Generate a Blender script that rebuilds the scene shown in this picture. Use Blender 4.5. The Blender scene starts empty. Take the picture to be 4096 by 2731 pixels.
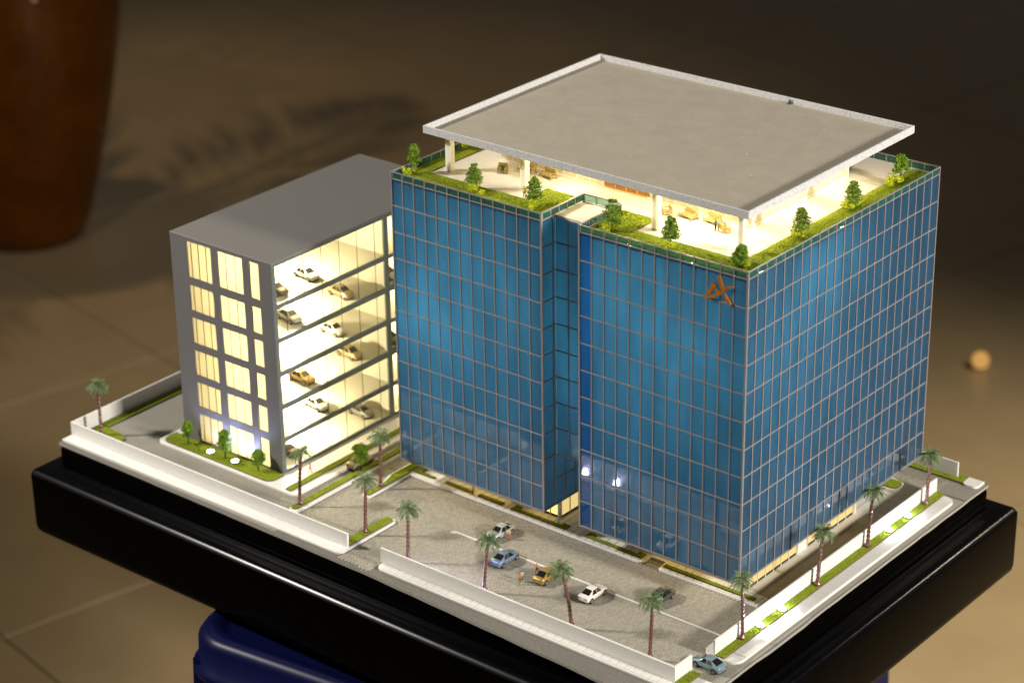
import bpy, bmesh, math, random
from mathutils import Vector, Matrix
random.seed(7)
sc = bpy.context.scene
COL = sc.collection

# ------------------------------------------------------------------ camera, world, lamps, exposure
CAMLOC = Vector((38.1268, -57.9107, 41.4773))
cam_d = bpy.data.cameras.new('camera')
cam = bpy.data.objects.new('camera', cam_d)
COL.objects.link(cam)
_r, _u, _b = Vector((0.7756, 0.6311, -0.0140)), Vector((-0.2519, 0.3298, 0.9098)), Vector((0.5788, -0.7021, 0.4147))
cam.matrix_world = Matrix(((_r.x, _u.x, _b.x, CAMLOC.x), (_r.y, _u.y, _b.y, CAMLOC.y), (_r.z, _u.z, _b.z, CAMLOC.z), (0, 0, 0, 1)))
cam_d.sensor_fit = 'HORIZONTAL'
cam_d.sensor_width = 36.0
cam_d.lens = 9580.6 / 4096 * 36
cam_d.clip_start = 0.5
cam_d.clip_end = 2000
cam_d.dof.use_dof = True
cam_d.dof.focus_distance = (CAMLOC - Vector((-6.5, -2.5, 2.5))).dot(_b)
cam_d.dof.aperture_fstop = 0.0842 / 0.52
sc.camera = cam

world = bpy.data.worlds.new('World')
sc.world = world
world.use_nodes = True
bg = world.node_tree.nodes['Background']
bg.inputs[0].default_value = (1.0, 0.90, 0.74, 1)
bg.inputs[1].default_value = 0.05

sc.view_settings.view_transform = 'Standard'
sc.view_settings.look = 'None'
sc.view_settings.exposure = 0.0
sc.view_settings.gamma = 1.0
sc.cycles.use_denoising = True
sc.cycles.max_bounces = 8
sc.cycles.transparent_max_bounces = 24
sc.cycles.sample_clamp_indirect = 4.0
sc.cycles.caustics_reflective = False
sc.cycles.caustics_refractive = False


def lamp(name, kind, loc, energy, color, size=1.0, target=None, spot=None, blend=0.5):
    d = bpy.data.lights.new(name, kind)
    d.energy = energy
    d.color = color
    if kind == 'AREA':
        d.shape = 'DISK'
        d.size = size
    else:
        d.shadow_soft_size = size
    if kind == 'SPOT':
        d.spot_size = math.radians(spot)
        d.spot_blend = blend
    o = bpy.data.objects.new(name, d)
    COL.objects.link(o)
    o.location = loc
    if target is not None:
        o.rotation_euler = (Vector(target) - Vector(loc)).to_track_quat('-Z', 'Y').to_euler()
    return o


lamp('ceiling_lamp', 'SPOT', (-74, -47, 60), 430000, (1.0, 0.95, 0.87), 4.0, (-11, -1, 2), 62, 0.9)
lamp('ceiling_lamp', 'SPOT', (97, 2, 44), 720000, (1.0, 0.94, 0.85), 6.0, (-6, 2, 5), 55, 0.9)
lamp('ceiling_lamp', 'SPOT', (-118.3, 53.2, 115), 180000, (1.0, 0.74, 0.44), 3.0, (-108, 74, -32), 50, 0.9)
lamp('ceiling_lamp', 'SPOT', (-40, -40, 120), 120000, (1.0, 0.80, 0.55), 2.0, (-109, 58, -8), 15, 0.6)
lamp('ceiling_lamp', 'SPOT', (28, 70, 42), 430000, (1.0, 0.88, 0.66), 3.0, (-10, 44, -32), 78, 1.0)

# ------------------------------------------------------------------ materials
MATS = {}


def mat(name, col, rough=0.6, metal=0.0, spec=0.5, coat=0.0, noise=None, bump=None, island=None, emit=None, speck=None):
    """noise=(scale, amount) multiplies the colour; bump=(scale, strength, distance); island=amount of per-piece value shift"""
    m = bpy.data.materials.new(name)
    m.use_nodes = True
    nt = m.node_tree
    N, L = nt.nodes, nt.links
    p = N['Principled BSDF']
    p.inputs['Base Color'].default_value = (*col, 1)
    p.inputs['Roughness'].default_value = rough
    p.inputs['Metallic'].default_value = metal
    p.inputs['Specular IOR Level'].default_value = spec
    p.inputs['Coat Weight'].default_value = coat
    p.inputs['Coat Roughness'].default_value = 0.06
    tc = N.new('ShaderNodeTexCoord')
    cur = None
    if noise:
        nz = N.new('ShaderNodeTexNoise')
        nz.inputs['Scale'].default_value = noise[0]
        nz.inputs['Detail'].default_value = 6
        nz.inputs['Roughness'].default_value = 0.65
        L.new(tc.outputs['Object'], nz.inputs['Vector'])
        mr = N.new('ShaderNodeMapRange')
        mr.inputs['From Min'].default_value = 0.25
        mr.inputs['From Max'].default_value = 0.75
        mr.inputs['To Min'].default_value = 1 - noise[1]
        mr.inputs['To Max'].default_value = 1 + noise[1]
        L.new(nz.outputs['Fac'], mr.inputs['Value'])
        mx = N.new('ShaderNodeMix')
        mx.data_type = 'RGBA'
        mx.blend_type = 'MULTIPLY'
        mx.inputs[0].default_value = 1
        mx.inputs[6].default_value = (*col, 1)
        L.new(mr.outputs['Result'], mx.inputs[7])
        cur = mx.outputs[2]
    if speck:                                     # (scale, threshold, colour) small printed specks
        nz = N.new('ShaderNodeTexNoise')
        nz.inputs['Scale'].default_value = speck[0]
        nz.inputs['Detail'].default_value = 3
        L.new(tc.outputs['Object'], nz.inputs['Vector'])
        mr = N.new('ShaderNodeMapRange')
        mr.inputs['From Min'].default_value = speck[1]
        mr.inputs['From Max'].default_value = speck[1] + 0.06
        L.new(nz.outputs['Fac'], mr.inputs['Value'])
        mx = N.new('ShaderNodeMix')
        mx.data_type = 'RGBA'
        if cur is not None:
            L.new(cur, mx.inputs[6])
        else:
            mx.inputs[6].default_value = (*col, 1)
        mx.inputs[7].default_value = (*speck[2], 1)
        L.new(mr.outputs['Result'], mx.inputs[0])
        cur = mx.outputs[2]
    if island:
        g = N.new('ShaderNodeNewGeometry')
        mr = N.new('ShaderNodeMapRange')
        mr.inputs['To Min'].default_value = 1 - island
        mr.inputs['To Max'].default_value = 1 + island
        L.new(g.outputs['Random Per Island'], mr.inputs['Value'])
        mx = N.new('ShaderNodeMix')
        mx.data_type = 'RGBA'
        mx.blend_type = 'MULTIPLY'
        mx.inputs[0].default_value = 1
        if cur is not None:
            L.new(cur, mx.inputs[6])
        else:
            mx.inputs[6].default_value = (*col, 1)
        L.new(mr.outputs['Result'], mx.inputs[7])
        cur = mx.outputs[2]
    if cur is not None:
        L.new(cur, p.inputs['Base Color'])
    if bump:
        nz = N.new('ShaderNodeTexNoise')
        nz.inputs['Scale'].default_value = bump[0]
        nz.inputs['Detail'].default_value = 4
        L.new(tc.outputs['Object'], nz.inputs['Vector'])
        b = N.new('ShaderNodeBump')
        b.inputs['Strength'].default_value = bump[1]
        b.inputs['Distance'].default_value = bump[2]
        L.new(nz.outputs['Fac'], b.inputs['Height'])
        L.new(b.outputs['Normal'], p.inputs['Normal'])
    if emit:
        p.inputs['Emission Color'].default_value = (*emit[0], 1)
        p.inputs['Emission Strength'].default_value = emit[1]
    MATS[name] = m
    return m


def film(name, diff, trans, gloss=0.08, rough=0.08, streak=0.0):
    """thin tinted film: reflects a little diffuse light, lets light through diffusely, mirrors by angle"""
    m = bpy.data.materials.new(name)
    m.use_nodes = True
    nt = m.node_tree
    N, L = nt.nodes, nt.links
    N.remove(N['Principled BSDF'])
    out = N['Material Output']
    d = N.new('ShaderNodeBsdfDiffuse')
    d.inputs[0].default_value = (*diff, 1)
    t = N.new('ShaderNodeBsdfTranslucent')
    t.inputs[0].default_value = (*trans, 1)
    if streak:
        tc = N.new('ShaderNodeTexCoord')
        mp = N.new('ShaderNodeMapping')
        mp.inputs['Scale'].default_value = (1.4, 1.4, 0.45)
        gp = N.new('ShaderNodeNewGeometry')
        L.new(gp.outputs['Position'], mp.inputs['Vector'])
        nz = N.new('ShaderNodeTexNoise')
        nz.inputs['Scale'].default_value = 0.9
        nz.inputs['Detail'].default_value = 3
        L.new(mp.outputs['Vector'], nz.inputs['Vector'])
        oi = N.new('ShaderNodeObjectInfo')
        ad = N.new('ShaderNodeMath')
        ad.operation = 'MULTIPLY_ADD'
        ad.inputs[1].default_value = 0.07
        L.new(oi.outputs['Random'], ad.inputs[0])
        L.new(nz.outputs['Fac'], ad.inputs[2])
        mr = N.new('ShaderNodeMapRange')
        mr.inputs['From Min'].default_value = 0.35
        mr.inputs['From Max'].default_value = 0.95
        mr.inputs['To Min'].default_value = 1 - streak
        mr.inputs['To Max'].default_value = 1 + streak
        L.new(ad.outputs[0], mr.inputs['Value'])
        for sh, c in ((d, diff), (t, trans)):
            mx = N.new('ShaderNodeMix')
            mx.data_type = 'RGBA'
            mx.blend_type = 'MULTIPLY'
            mx.inputs[0].default_value = 1
            mx.inputs[6].default_value = (*c, 1)
            L.new(mr.outputs['Result'], mx.inputs[7])
            L.new(mx.outputs[2], sh.inputs[0])
    a = N.new('ShaderNodeAddShader')
    L.new(d.outputs[0], a.inputs[0])
    L.new(t.outputs[0], a.inputs[1])
    g = N.new('ShaderNodeBsdfGlossy')
    g.inputs['Roughness'].default_value = rough
    fr = N.new('ShaderNodeFresnel')
    fr.inputs[0].default_value = 1.5
    ml = N.new('ShaderNodeMath')
    ml.operation = 'MULTIPLY'
    ml.inputs[1].default_value = gloss / 0.04
    L.new(fr.outputs[0], ml.inputs[0])
    mix = N.new('ShaderNodeMixShader')
    L.new(ml.outputs[0], mix.inputs[0])
    L.new(a.outputs[0], mix.inputs[1])
    L.new(g.outputs[0], mix.inputs[2])
    L.new(mix.outputs[0], out.inputs[0])
    MATS[name] = m
    return m


def clear(name, tint, gloss=0.5, rough=0.03, haze=0.0, hcol=(0.5, 0.5, 0.5)):
    """clear pane: straight-through tint plus mirror by angle, optionally a little surface haze"""
    m = bpy.data.materials.new(name)
    m.use_nodes = True
    nt = m.node_tree
    N, L = nt.nodes, nt.links
    N.remove(N['Principled BSDF'])
    out = N['Material Output']
    t = N.new('ShaderNodeBsdfTransparent')
    t.inputs[0].default_value = (*tint, 1)
    g = N.new('ShaderNodeBsdfGlossy')
    g.inputs['Roughness'].default_value = rough
    fr = N.new('ShaderNodeFresnel')
    fr.inputs[0].default_value = 1.45
    ml = N.new('ShaderNodeMath')
    ml.operation = 'MULTIPLY'
    ml.inputs[1].default_value = gloss
    L.new(fr.outputs[0], ml.inputs[0])
    src = t.outputs[0]
    if haze:
        d = N.new('ShaderNodeBsdfDiffuse')
        d.inputs[0].default_value = (*hcol, 1)
        m0 = N.new('ShaderNodeMixShader')
        m0.inputs[0].default_value = haze
        L.new(src, m0.inputs[1])
        L.new(d.outputs[0], m0.inputs[2])
        src = m0.outputs[0]
    mix = N.new('ShaderNodeMixShader')
    L.new(ml.outputs[0], mix.inputs[0])
    L.new(src, mix.inputs[1])
    L.new(g.outputs[0], mix.inputs[2])
    L.new(mix.outputs[0], out.inputs[0])
    MATS[name] = m
    return m


def brickmat(name, c1, c2, mortar, bw, bh, ms, rough=0.8):
    m = mat(name, c1, rough, bump=None)
    nt = m.node_tree
    N, L = nt.nodes, nt.links
    p = N['Principled BSDF']
    tc = N.new('ShaderNodeTexCoord')
    mp = N.new('ShaderNodeMapping')
    mp.inputs['Rotation'].default_value = (0, 0, math.pi / 2)
    L.new(tc.outputs['Object'], mp.inputs['Vector'])
    b = N.new('ShaderNodeTexBrick')
    b.inputs['Color1'].default_value = (*c1, 1)
    b.inputs['Color2'].default_value = (*c2, 1)
    b.inputs['Mortar'].default_value = (*mortar, 1)
    b.inputs['Scale'].default_value = 1
    b.inputs['Mortar Size'].default_value = ms
    b.inputs['Brick Width'].default_value = bw
    b.inputs['Row Height'].default_value = bh
    L.new(mp.outputs['Vector'], b.inputs['Vector'])
    nz = N.new('ShaderNodeTexNoise')
    nz.inputs['Scale'].default_value = 30
    nz.inputs['Detail'].default_value = 5
    L.new(tc.outputs['Object'], nz.inputs['Vector'])
    mx = N.new('ShaderNodeMix')
    mx.data_type = 'RGBA'
    mx.blend_type = 'OVERLAY'
    mx.inputs[0].default_value = 0.7
    L.new(b.outputs['Color'], mx.inputs[6])
    L.new(nz.outputs['Fac'], mx.inputs[7])
    L.new(mx.outputs[2], p.inputs['Base Color'])
    return m


mat('paver', (0.315, 0.290, 0.235), 0.85, noise=(7, 0.16), island=0.11, bump=(70, 0.5, 0.01))
mat('paver_joint', (0.15, 0.138, 0.118), 0.95, noise=(12, 0.3))
brickmat('paving_far', (0.31, 0.285, 0.235), (0.27, 0.25, 0.21), (0.15, 0.14, 0.12), 0.15, 0.08, 0.008)
mat('grey_board', (0.33, 0.31, 0.27), 0.9, noise=(25, 0.35), bump=(50, 0.4, 0.01))
mat('white_paint', (0.74, 0.72, 0.68), 0.65, noise=(6, 0.05), bump=(40, 0.12, 0.004))
mat('white_slab', (0.66, 0.64, 0.60), 0.7, noise=(14, 0.10), speck=(26, 0.66, (0.42, 0.40, 0.38)), bump=(60, 0.2, 0.004))
mat('line_paint', (0.68, 0.66, 0.60), 0.7, noise=(18, 0.18))
mat('turf', (0.255, 0.315, 0.026), 0.95, noise=(30, 0.45), bump=(60, 1.0, 0.03), spec=0.1)
mat('turf_edge', (0.10, 0.065, 0.03), 0.9)
mat('black_gloss', (0.002, 0.002, 0.0024), 0.22, spec=0.13, noise=(3, 0.5), bump=(1.2, 0.05, 0.05))
mat('black_side', (0.0013, 0.0011, 0.0009), 0.25, spec=0.03, noise=(2, 0.4), bump=(3, 0.06, 0.03))
mat('mullion_metal', (0.27, 0.255, 0.25), 0.42, metal=0.1, noise=(22, 0.25), bump=(45, 0.6, 0.012))
mat('deck', (0.66, 0.62, 0.53), 0.7, noise=(20, 0.08), speck=(40, 0.68, (0.5, 0.47, 0.40)))
mat('roof_grey', (0.375, 0.335, 0.265), 0.85, noise=(1.1, 0.09), speck=(17, 0.60, (0.28, 0.25, 0.20)), bump=(26, 0.8, 0.015))
mat('granite', (0.60, 0.595, 0.59), 0.6, noise=(9, 0.08), speck=(16, 0.57, (0.42, 0.415, 0.43)))
mat('rim_white', (0.66, 0.64, 0.58), 0.6, noise=(10, 0.06))
mat('garage_grey', (0.155, 0.148, 0.142), 0.55, noise=(30, 0.10), bump=(60, 0.12, 0.004))
mat('garage_roof', (0.18, 0.172, 0.16), 0.6, noise=(30, 0.06), bump=(60, 0.12, 0.004))
mat('garage_edge', (0.30, 0.25, 0.21), 0.6)
mat('garage_slate', (0.10, 0.122, 0.128), 0.45, noise=(20, 0.15))
mat('garage_white', (0.80, 0.77, 0.66), 0.7)
mat('joint_black', (0.02, 0.02, 0.018), 0.6)
film('window_film', (0.10, 0.09, 0.06), (0.44, 0.40, 0.27), 0.02, 0.2)
clear('garage_glass', (0.93, 0.91, 0.82), 0.55)
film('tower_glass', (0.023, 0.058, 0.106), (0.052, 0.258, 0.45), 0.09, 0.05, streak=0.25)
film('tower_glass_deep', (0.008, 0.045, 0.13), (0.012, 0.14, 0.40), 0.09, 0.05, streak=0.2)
clear('inner_clear', (1, 1, 1), 0.0)
clear('rail_glass', (0.66, 0.90, 0.86), 0.9, 0.04, haze=0.30, hcol=(0.06, 0.24, 0.23))
mat('tower_inner', (0.55, 0.58, 0.62), 0.8)
mat('lobby_pane', (0.30, 0.22, 0.08), 0.4, noise=(4, 0.2), emit=((1.0, 0.72, 0.28), 0.62))
mat('lobby_pane_bright', (0.30, 0.22, 0.08), 0.4, emit=((1.0, 0.76, 0.30), 0.80))
mat('lobby_pane_front', (0.30, 0.22, 0.08), 0.4, emit=((1.0, 0.68, 0.20), 1.7))
mat('glue', (0.80, 0.80, 0.78), 0.15)
mat('cream_post', (0.62, 0.55, 0.40), 0.5)
mat('dark_plinth', (0.03, 0.028, 0.02), 0.6)
mat('pav_pane', (0.50, 0.44, 0.30), 0.35, noise=(3, 0.15))
mat('door_wood', (0.20, 0.095, 0.02), 0.4, noise=(6, 0.35))
mat('door_edge', (0.62, 0.30, 0.04), 0.4)
mat('column_white', (0.70, 0.66, 0.57), 0.55)
mat('column_acrylic', (0.80, 0.76, 0.66), 0.4)
_p = MATS['column_acrylic'].node_tree.nodes['Principled BSDF']
_p.inputs['Subsurface Weight'].default_value = 1.0
_p.inputs['Subsurface Radius'].default_value = (1.0, 0.95, 0.8)
_p.inputs['Subsurface Scale'].default_value = 0.25
mat('logo_orange', (0.42, 0.145, 0.012), 0.3, noise=(8, 0.3), coat=0.4)
mat('palm_bark', (0.15, 0.055, 0.042), 0.24, noise=(18, 0.35), spec=0.9, bump=(30, 0.6, 0.02))
mat('palm_leaf', (0.15, 0.215, 0.09), 0.4, island=0.4, spec=0.45)
mat('tree_bark', (0.045, 0.028, 0.016), 0.8)
mat('leaf_dark', (0.16, 0.255, 0.024), 0.7, island=0.55, spec=0.2)
mat('leaf_mid', (0.16, 0.28, 0.018), 0.7, island=0.5, spec=0.2)
mat('leaf_yellow', (0.46, 0.52, 0.02), 0.75, island=0.4, spec=0.2)
mat('bench_wood', (0.37, 0.28, 0.10), 0.5, noise=(12, 0.2))
mat('car_glass', (0.012, 0.011, 0.012), 0.12, spec=0.8)
mat('car_black', (0.012, 0.012, 0.012), 0.6)
mat('tyre', (0.018, 0.017, 0.016), 0.75)
mat('wheel_rim', (0.45, 0.40, 0.34), 0.35, metal=0.8)
mat('tail_light', (0.14, 0.012, 0.012), 0.3)
mat('head_light', (0.75, 0.75, 0.75), 0.15)
CARS = {'silver': (0.46, 0.47, 0.46), 'blue': (0.17, 0.26, 0.37), 'gold': (0.37, 0.245, 0.06), 'white': (0.72, 0.69, 0.63),
        'graphite': (0.070, 0.078, 0.066), 'ice': (0.24, 0.36, 0.40), 'beige': (0.42, 0.34, 0.19), 'brown': (0.10, 0.075, 0.045), 'grey': (0.30, 0.30, 0.29)}
for k, c in CARS.items():
    mat('car_' + k, c, 0.32, metal=0.0 if k == 'white' else 0.35, coat=0.6)
mat('skin', (0.55, 0.33, 0.20), 0.6)
mat('hair', (0.025, 0.018, 0.012), 0.7)
for k, c in {'orange': (0.60, 0.17, 0.03), 'red': (0.55, 0.07, 0.02), 'yellow': (0.62, 0.42, 0.04), 'pale_yellow': (0.60, 0.50, 0.16), 'green': (0.02, 0.09, 0.045), 'teal': (0.01, 0.10, 0.13),
             'olive': (0.10, 0.11, 0.05), 'grey': (0.42, 0.40, 0.36), 'dark': (0.04, 0.03, 0.03)}.items():
    mat('cloth_' + k, c, 0.7)
mat('stool_blue', (0.0028, 0.004, 0.034), 0.36, spec=0.14, noise=(2, 0.15), bump=(4, 0.05, 0.02))
mat('floor_tile', (0.30, 0.225, 0.128), 0.34, noise=(0.12, 0.12), island=0.03, bump=(0.5, 0.04, 0.05))
mat('grout', (0.14, 0.11, 0.07), 0.9)
mat('pot_glaze', (0.075, 0.021, 0.0003), 0.3, spec=0.15, coat=0.05, noise=(0.25, 0.4), bump=(1.3, 0.55, 0.25))
mat('glint_bead', (0.85, 0.62, 0.38), 0.35, metal=0.5)
mat('soil', (0.03, 0.02, 0.012), 0.9)
mat('plant_leaf', (0.05, 0.10, 0.03), 0.5)
mat('led_lens', (0.9, 0.95, 1.0), 0.3, emit=((0.86, 0.97, 1.0), 30))
mat('led_rim', (0.5, 0.52, 0.5), 0.4)
mat('canopy_lens', (0.9, 0.8, 0.6), 0.3, emit=((1.0, 0.86, 0.55), 8))
mat('floor_lens', (0.01, 0.006, 0.002), 0.8, spec=0.0, emit=((1.0, 0.53, 0.15), 0.62))
mat('scrap_green', (0.01, 0.05, 0.03), 0.6)
mat('scrap_white', (0.75, 0.72, 0.66), 0.6)

# ------------------------------------------------------------------ mesh helpers


class MB:
    def __init__(s):
        s.v, s.f, s.m, s.mats = [], [], [], []

    def mi(s, m):
        if m not in s.mats:
            s.mats.append(m)
        return s.mats.index(m)

    def face(s, pts, m):
        b = len(s.v)
        s.v += [tuple(p) for p in pts]
        s.f.append(tuple(range(b, b + len(pts))))
        s.m.append(s.mi(m))

    def add(s, verts, faces, m):
        b = len(s.v)
        s.v += [tuple(p) for p in verts]
        k = s.mi(m)
        for f in faces:
            s.f.append(tuple(b + i for i in f))
            s.m.append(k)

    def box(s, x0, x1, y0, y1, z0, z1, m, top=None):
        v = [(x0, y0, z0), (x1, y0, z0), (x1, y1, z0), (x0, y1, z0), (x0, y0, z1), (x1, y0, z1), (x1, y1, z1), (x0, y1, z1)]
        s.add(v, [(0, 3, 2, 1), (0, 1, 5, 4), (1, 2, 6, 5), (2, 3, 7, 6), (3, 0, 4, 7)], m)
        b = len(s.v) - 8
        s.f.append((b + 4, b + 5, b + 6, b + 7))
        s.m.append(s.mi(top or m))

    def bbox(s, x0, x1, y0, y1, z0, z1, m, b=0.01):
        """box with chamfered top edges"""
        v = []
        for (d, z) in ((0, z0), (0, z1 - b), (b, z1)):
            v += [(x0 + d, y0 + d, z), (x1 - d, y0 + d, z), (x1 - d, y1 - d, z), (x0 + d, y1 - d, z)]
        f = [(3, 2, 1, 0), (8, 9, 10, 11)]
        for r in (0, 4):
            for i in range(4):
                j = (i + 1) % 4
                f.append((r + i, r + j, r + 4 + j, r + 4 + i))
        s.add(v, f, m)

    def prism(s, poly, z0, z1, m, top=None, b=0.0):
        n = len(poly)
        area = sum(poly[i][0] * poly[(i + 1) % n][1] - poly[(i + 1) % n][0] * poly[i][1] for i in range(n))
        if area < 0:
            poly = poly[::-1]
        rings = [(0, z0), (0, z1)] if not b else [(0, z0), (0, z1 - b), (b, z1)]
        v = []
        for d, z in rings:
            pp = inset(poly, d) if d else poly
            v += [(p[0], p[1], z) for p in pp]
        f = []
        for r in range(len(rings) - 1):
            for i in range(n):
                j = (i + 1) % n
                f.append((r * n + i, r * n + j, (r + 1) * n + j, (r + 1) * n + i))
        s.add(v, f, m)
        base = len(s.v) - len(v)
        s.f.append(tuple(base + (len(rings) - 1) * n + i for i in range(n)))
        s.m.append(s.mi(top or m))
        s.f.append(tuple(base + n - 1 - i for i in range(n)))
        s.m.append(s.mi(m))

    def tube(s, pts, radii, m, n=8, cap=True):
        rings = []
        pts = [Vector(p) for p in pts]
        for i, p in enumerate(pts):
            a = pts[max(i - 1, 0)]
            c = pts[min(i + 1, len(pts) - 1)]
            t = (c - a).normalized()
            ref = Vector((1, 0, 0)) if abs(t.x) < 0.9 else Vector((0, 1, 0))
            u = t.cross(ref).normalized()
            w = t.cross(u)
            rings.append([p + (u * math.cos(2 * math.pi * k / n) + w * math.sin(2 * math.pi * k / n)) * radii[i] for k in range(n)])
        v = [q for r in rings for q in r]
        f = []
        for i in range(len(rings) - 1):
            for k in range(n):
                f.append((i * n + k, i * n + (k + 1) % n, (i + 1) * n + (k + 1) % n, (i + 1) * n + k))
        if cap:
            f.append(tuple(range(n - 1, -1, -1)))
            f.append(tuple((len(rings) - 1) * n + k for k in range(n)))
        s.add(v, f, m)

    def lathe(s, prof, m, n=24, c=(0, 0)):
        v = []
        for r, z in prof:
            v += [(c[0] + r * math.cos(2 * math.pi * k / n), c[1] + r * math.sin(2 * math.pi * k / n), z) for k in range(n)]
        f = []
        for i in range(len(prof) - 1):
            for k in range(n):
                f.append((i * n + k, i * n + (k + 1) % n, (i + 1) * n + (k + 1) % n, (i + 1) * n + k))
        f.append(tuple(range(n - 1, -1, -1)))
        f.append(tuple((len(prof) - 1) * n + k for k in range(n)))
        s.add(v, f, m)

    def mesh(s, name, smooth=False):
        me = bpy.data.meshes.new(name)
        me.from_pydata(s.v, [], s.f)
        for m in s.mats:
            me.materials.append(MATS[m])
        me.polygons.foreach_set('material_index', s.m)
        if smooth:
            me.polygons.foreach_set('use_smooth', [True] * len(s.f))
        me.update()
        return me


def inset(poly, d):
    n = len(poly)
    out = []
    for i in range(n):
        p0, p1, p2 = Vector(poly[i - 1]), Vector(poly[i]), Vector(poly[(i + 1) % n])
        e1, e2 = (p1 - p0).normalized(), (p2 - p1).normalized()
        n1, n2 = Vector((-e1.y, e1.x)), Vector((-e2.y, e2.x))
        k = n1 + n2
        dd = max(0.25, 1 + n1.dot(n2))
        out.append(tuple(p1 + k * (d / dd)))
    return out


def rrect(x0, x1, y0, y1, r, n=5, corners=(1, 1, 1, 1)):
    """rounded rectangle, counter-clockwise; corners flags: x0y0, x1y0, x1y1, x0y1"""
    P = []
    for (cx, cy, a0, fl, px, py) in ((x0 + r, y0 + r, 180, corners[0], x0, y0), (x1 - r, y0 + r, 270, corners[1], x1, y0),
                                     (x1 - r, y1 - r, 0, corners[2], x1, y1), (x0 + r, y1 - r, 90, corners[3], x0, y1)):
        if fl:
            for k in range(n + 1):
                a = math.radians(a0 + 90 * k / n)
                P.append((cx + r * math.cos(a), cy + r * math.sin(a)))
        else:
            P.append((px, py))
    return P


def link(name, me, parent=None, at=(0, 0, 0), rz=0.0, scale=None, rot=None):
    o = bpy.data.objects.new(name, me)
    COL.objects.link(o)
    if parent is not None:
        o.parent = parent
        o.location = Vector(at) - Vector(parent.get('_w', (0, 0, 0)))
    else:
        o.location = at
    o['_w'] = tuple(at)
    o.rotation_euler = rot if rot is not None else (0, 0, rz)
    if scale is not None:
        o.scale = (scale,) * 3 if not hasattr(scale, '__len__') else scale
    return o


def tag(o, label=None, cat=None, group=None, kind=None):
    if label:
        o['label'] = label
    if cat:
        o['category'] = cat
    if group:
        o['group'] = group
    if kind:
        o['kind'] = kind
    return o


def empty(name, loc, rz=0.0):
    return link(name, None, None, loc, rz)


def lchild(name, me, parent, loc=(0, 0, 0), rot=(0, 0, 0), scale=(1, 1, 1)):
    """child placed in the parent's own space"""
    o = bpy.data.objects.new(name, me)
    COL.objects.link(o)
    o.parent = parent
    o.location = loc
    o.rotation_euler = rot
    o.scale = scale
    return o


def copy_tree(o, parent=None):
    c = o.copy()
    COL.objects.link(c)
    c.parent = parent
    for ch in list(o.children):
        copy_tree(ch, c)
    return c


# ------------------------------------------------------------------ room: floor, pot, stools, floor light
ZF = -32.0
fl = MB()
fl.box(-390, 130, -130, 390, ZF - 2, ZF - 0.06, 'grout')
floor = tag(link('floor', fl.mesh('floor')), kind='structure')
T = 27.8
tl = MB()
tl.bbox(0.06, T - 0.06, 0.06, T - 0.06, -0.6, 0.0, 'floor_tile', 0.05)
tile_me = tl.mesh('floor_tile')
ang = math.radians(-11.5)
ca, sa = math.cos(ang), math.sin(ang)
O0 = Vector((-61.7, 16.0))
nt_ = 0
for i in range(-12, 8):
    for j in range(-7, 14):
        cxy = O0 + Vector((ca, sa)) * (i + .5) * T + Vector((-sa, ca)) * (j + .5) * T
        if not (-375 < cxy.x < 115 and -115 < cxy.y < 375):
            continue
        p = O0 + Vector((ca, sa)) * i * T + Vector((-sa, ca)) * j * T
        o = link('floor_tile', tile_me, floor, (p.x, p.y, ZF), ang)

fd = empty('floor_light', (-34.7, 83.1, ZF))
fd.scale = (1.35, 1.35, 1.35)
tag(fd, 'small round amber globe light glowing on the floor right of the tower', 'floor light')
b = MB(); b.lathe([(0.14, 0.0), (0.14, 0.08)], 'car_black', 16)
lchild('foot', b.mesh('foot'), fd)
b = MB(); b.lathe([(0.05, 0.08)] + [(0.46 * math.sin(math.radians(q)), 0.54 - 0.48 * math.cos(math.radians(q))) for q in range(15, 170, 15)] + [(0.03, 1.02)], 'floor_lens', 24)
lchild('globe', b.mesh('globe', True), fd)

pot = empty('potted_palm', (-109.7, 58.9, ZF))
pot.scale = (1.158, 1.158, 1.158)
tag(pot, 'large glossy brown ceramic plant pot on the tiled floor behind', 'plant pot')
b = MB()
b.lathe([(3.4, 0), (3.9, 0.15), (4.5, 1.4), (5.5, 5), (6.7, 10), (7.6, 15), (8.1, 19), (8.3, 23), (8.2, 26), (8.7, 27.2), (9.1, 28), (8.9, 28.8), (7.9, 28.8), (7.4, 27.5)], 'pot_glaze', 48)
lchild('pot', b.mesh('pot', True), pot)
for k in range(16):  # added beads standing in for lamp glints on the smooth glaze
    a = math.radians(random.uniform(250, 385)); z = random.uniform(8, 20)
    r = 5.5 + (z - 5) * 0.19
    b = MB(); b.lathe([(0.03, -0.2), (0.15, -0.12), (0.2, 0.0), (0.15, 0.12), (0.03, 0.2)], 'glint_bead', 10)
    lchild('glint_bead', b.mesh('glint_bead', True), pot, (math.cos(a) * r, math.sin(a) * r, z))
b = MB(); b.lathe([(7.5, 26.8), (7.6, 27.6), (4, 28.1), (0.5, 28.2)], 'soil', 32)
lchild('soil', b.mesh('soil', True), pot)


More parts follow.
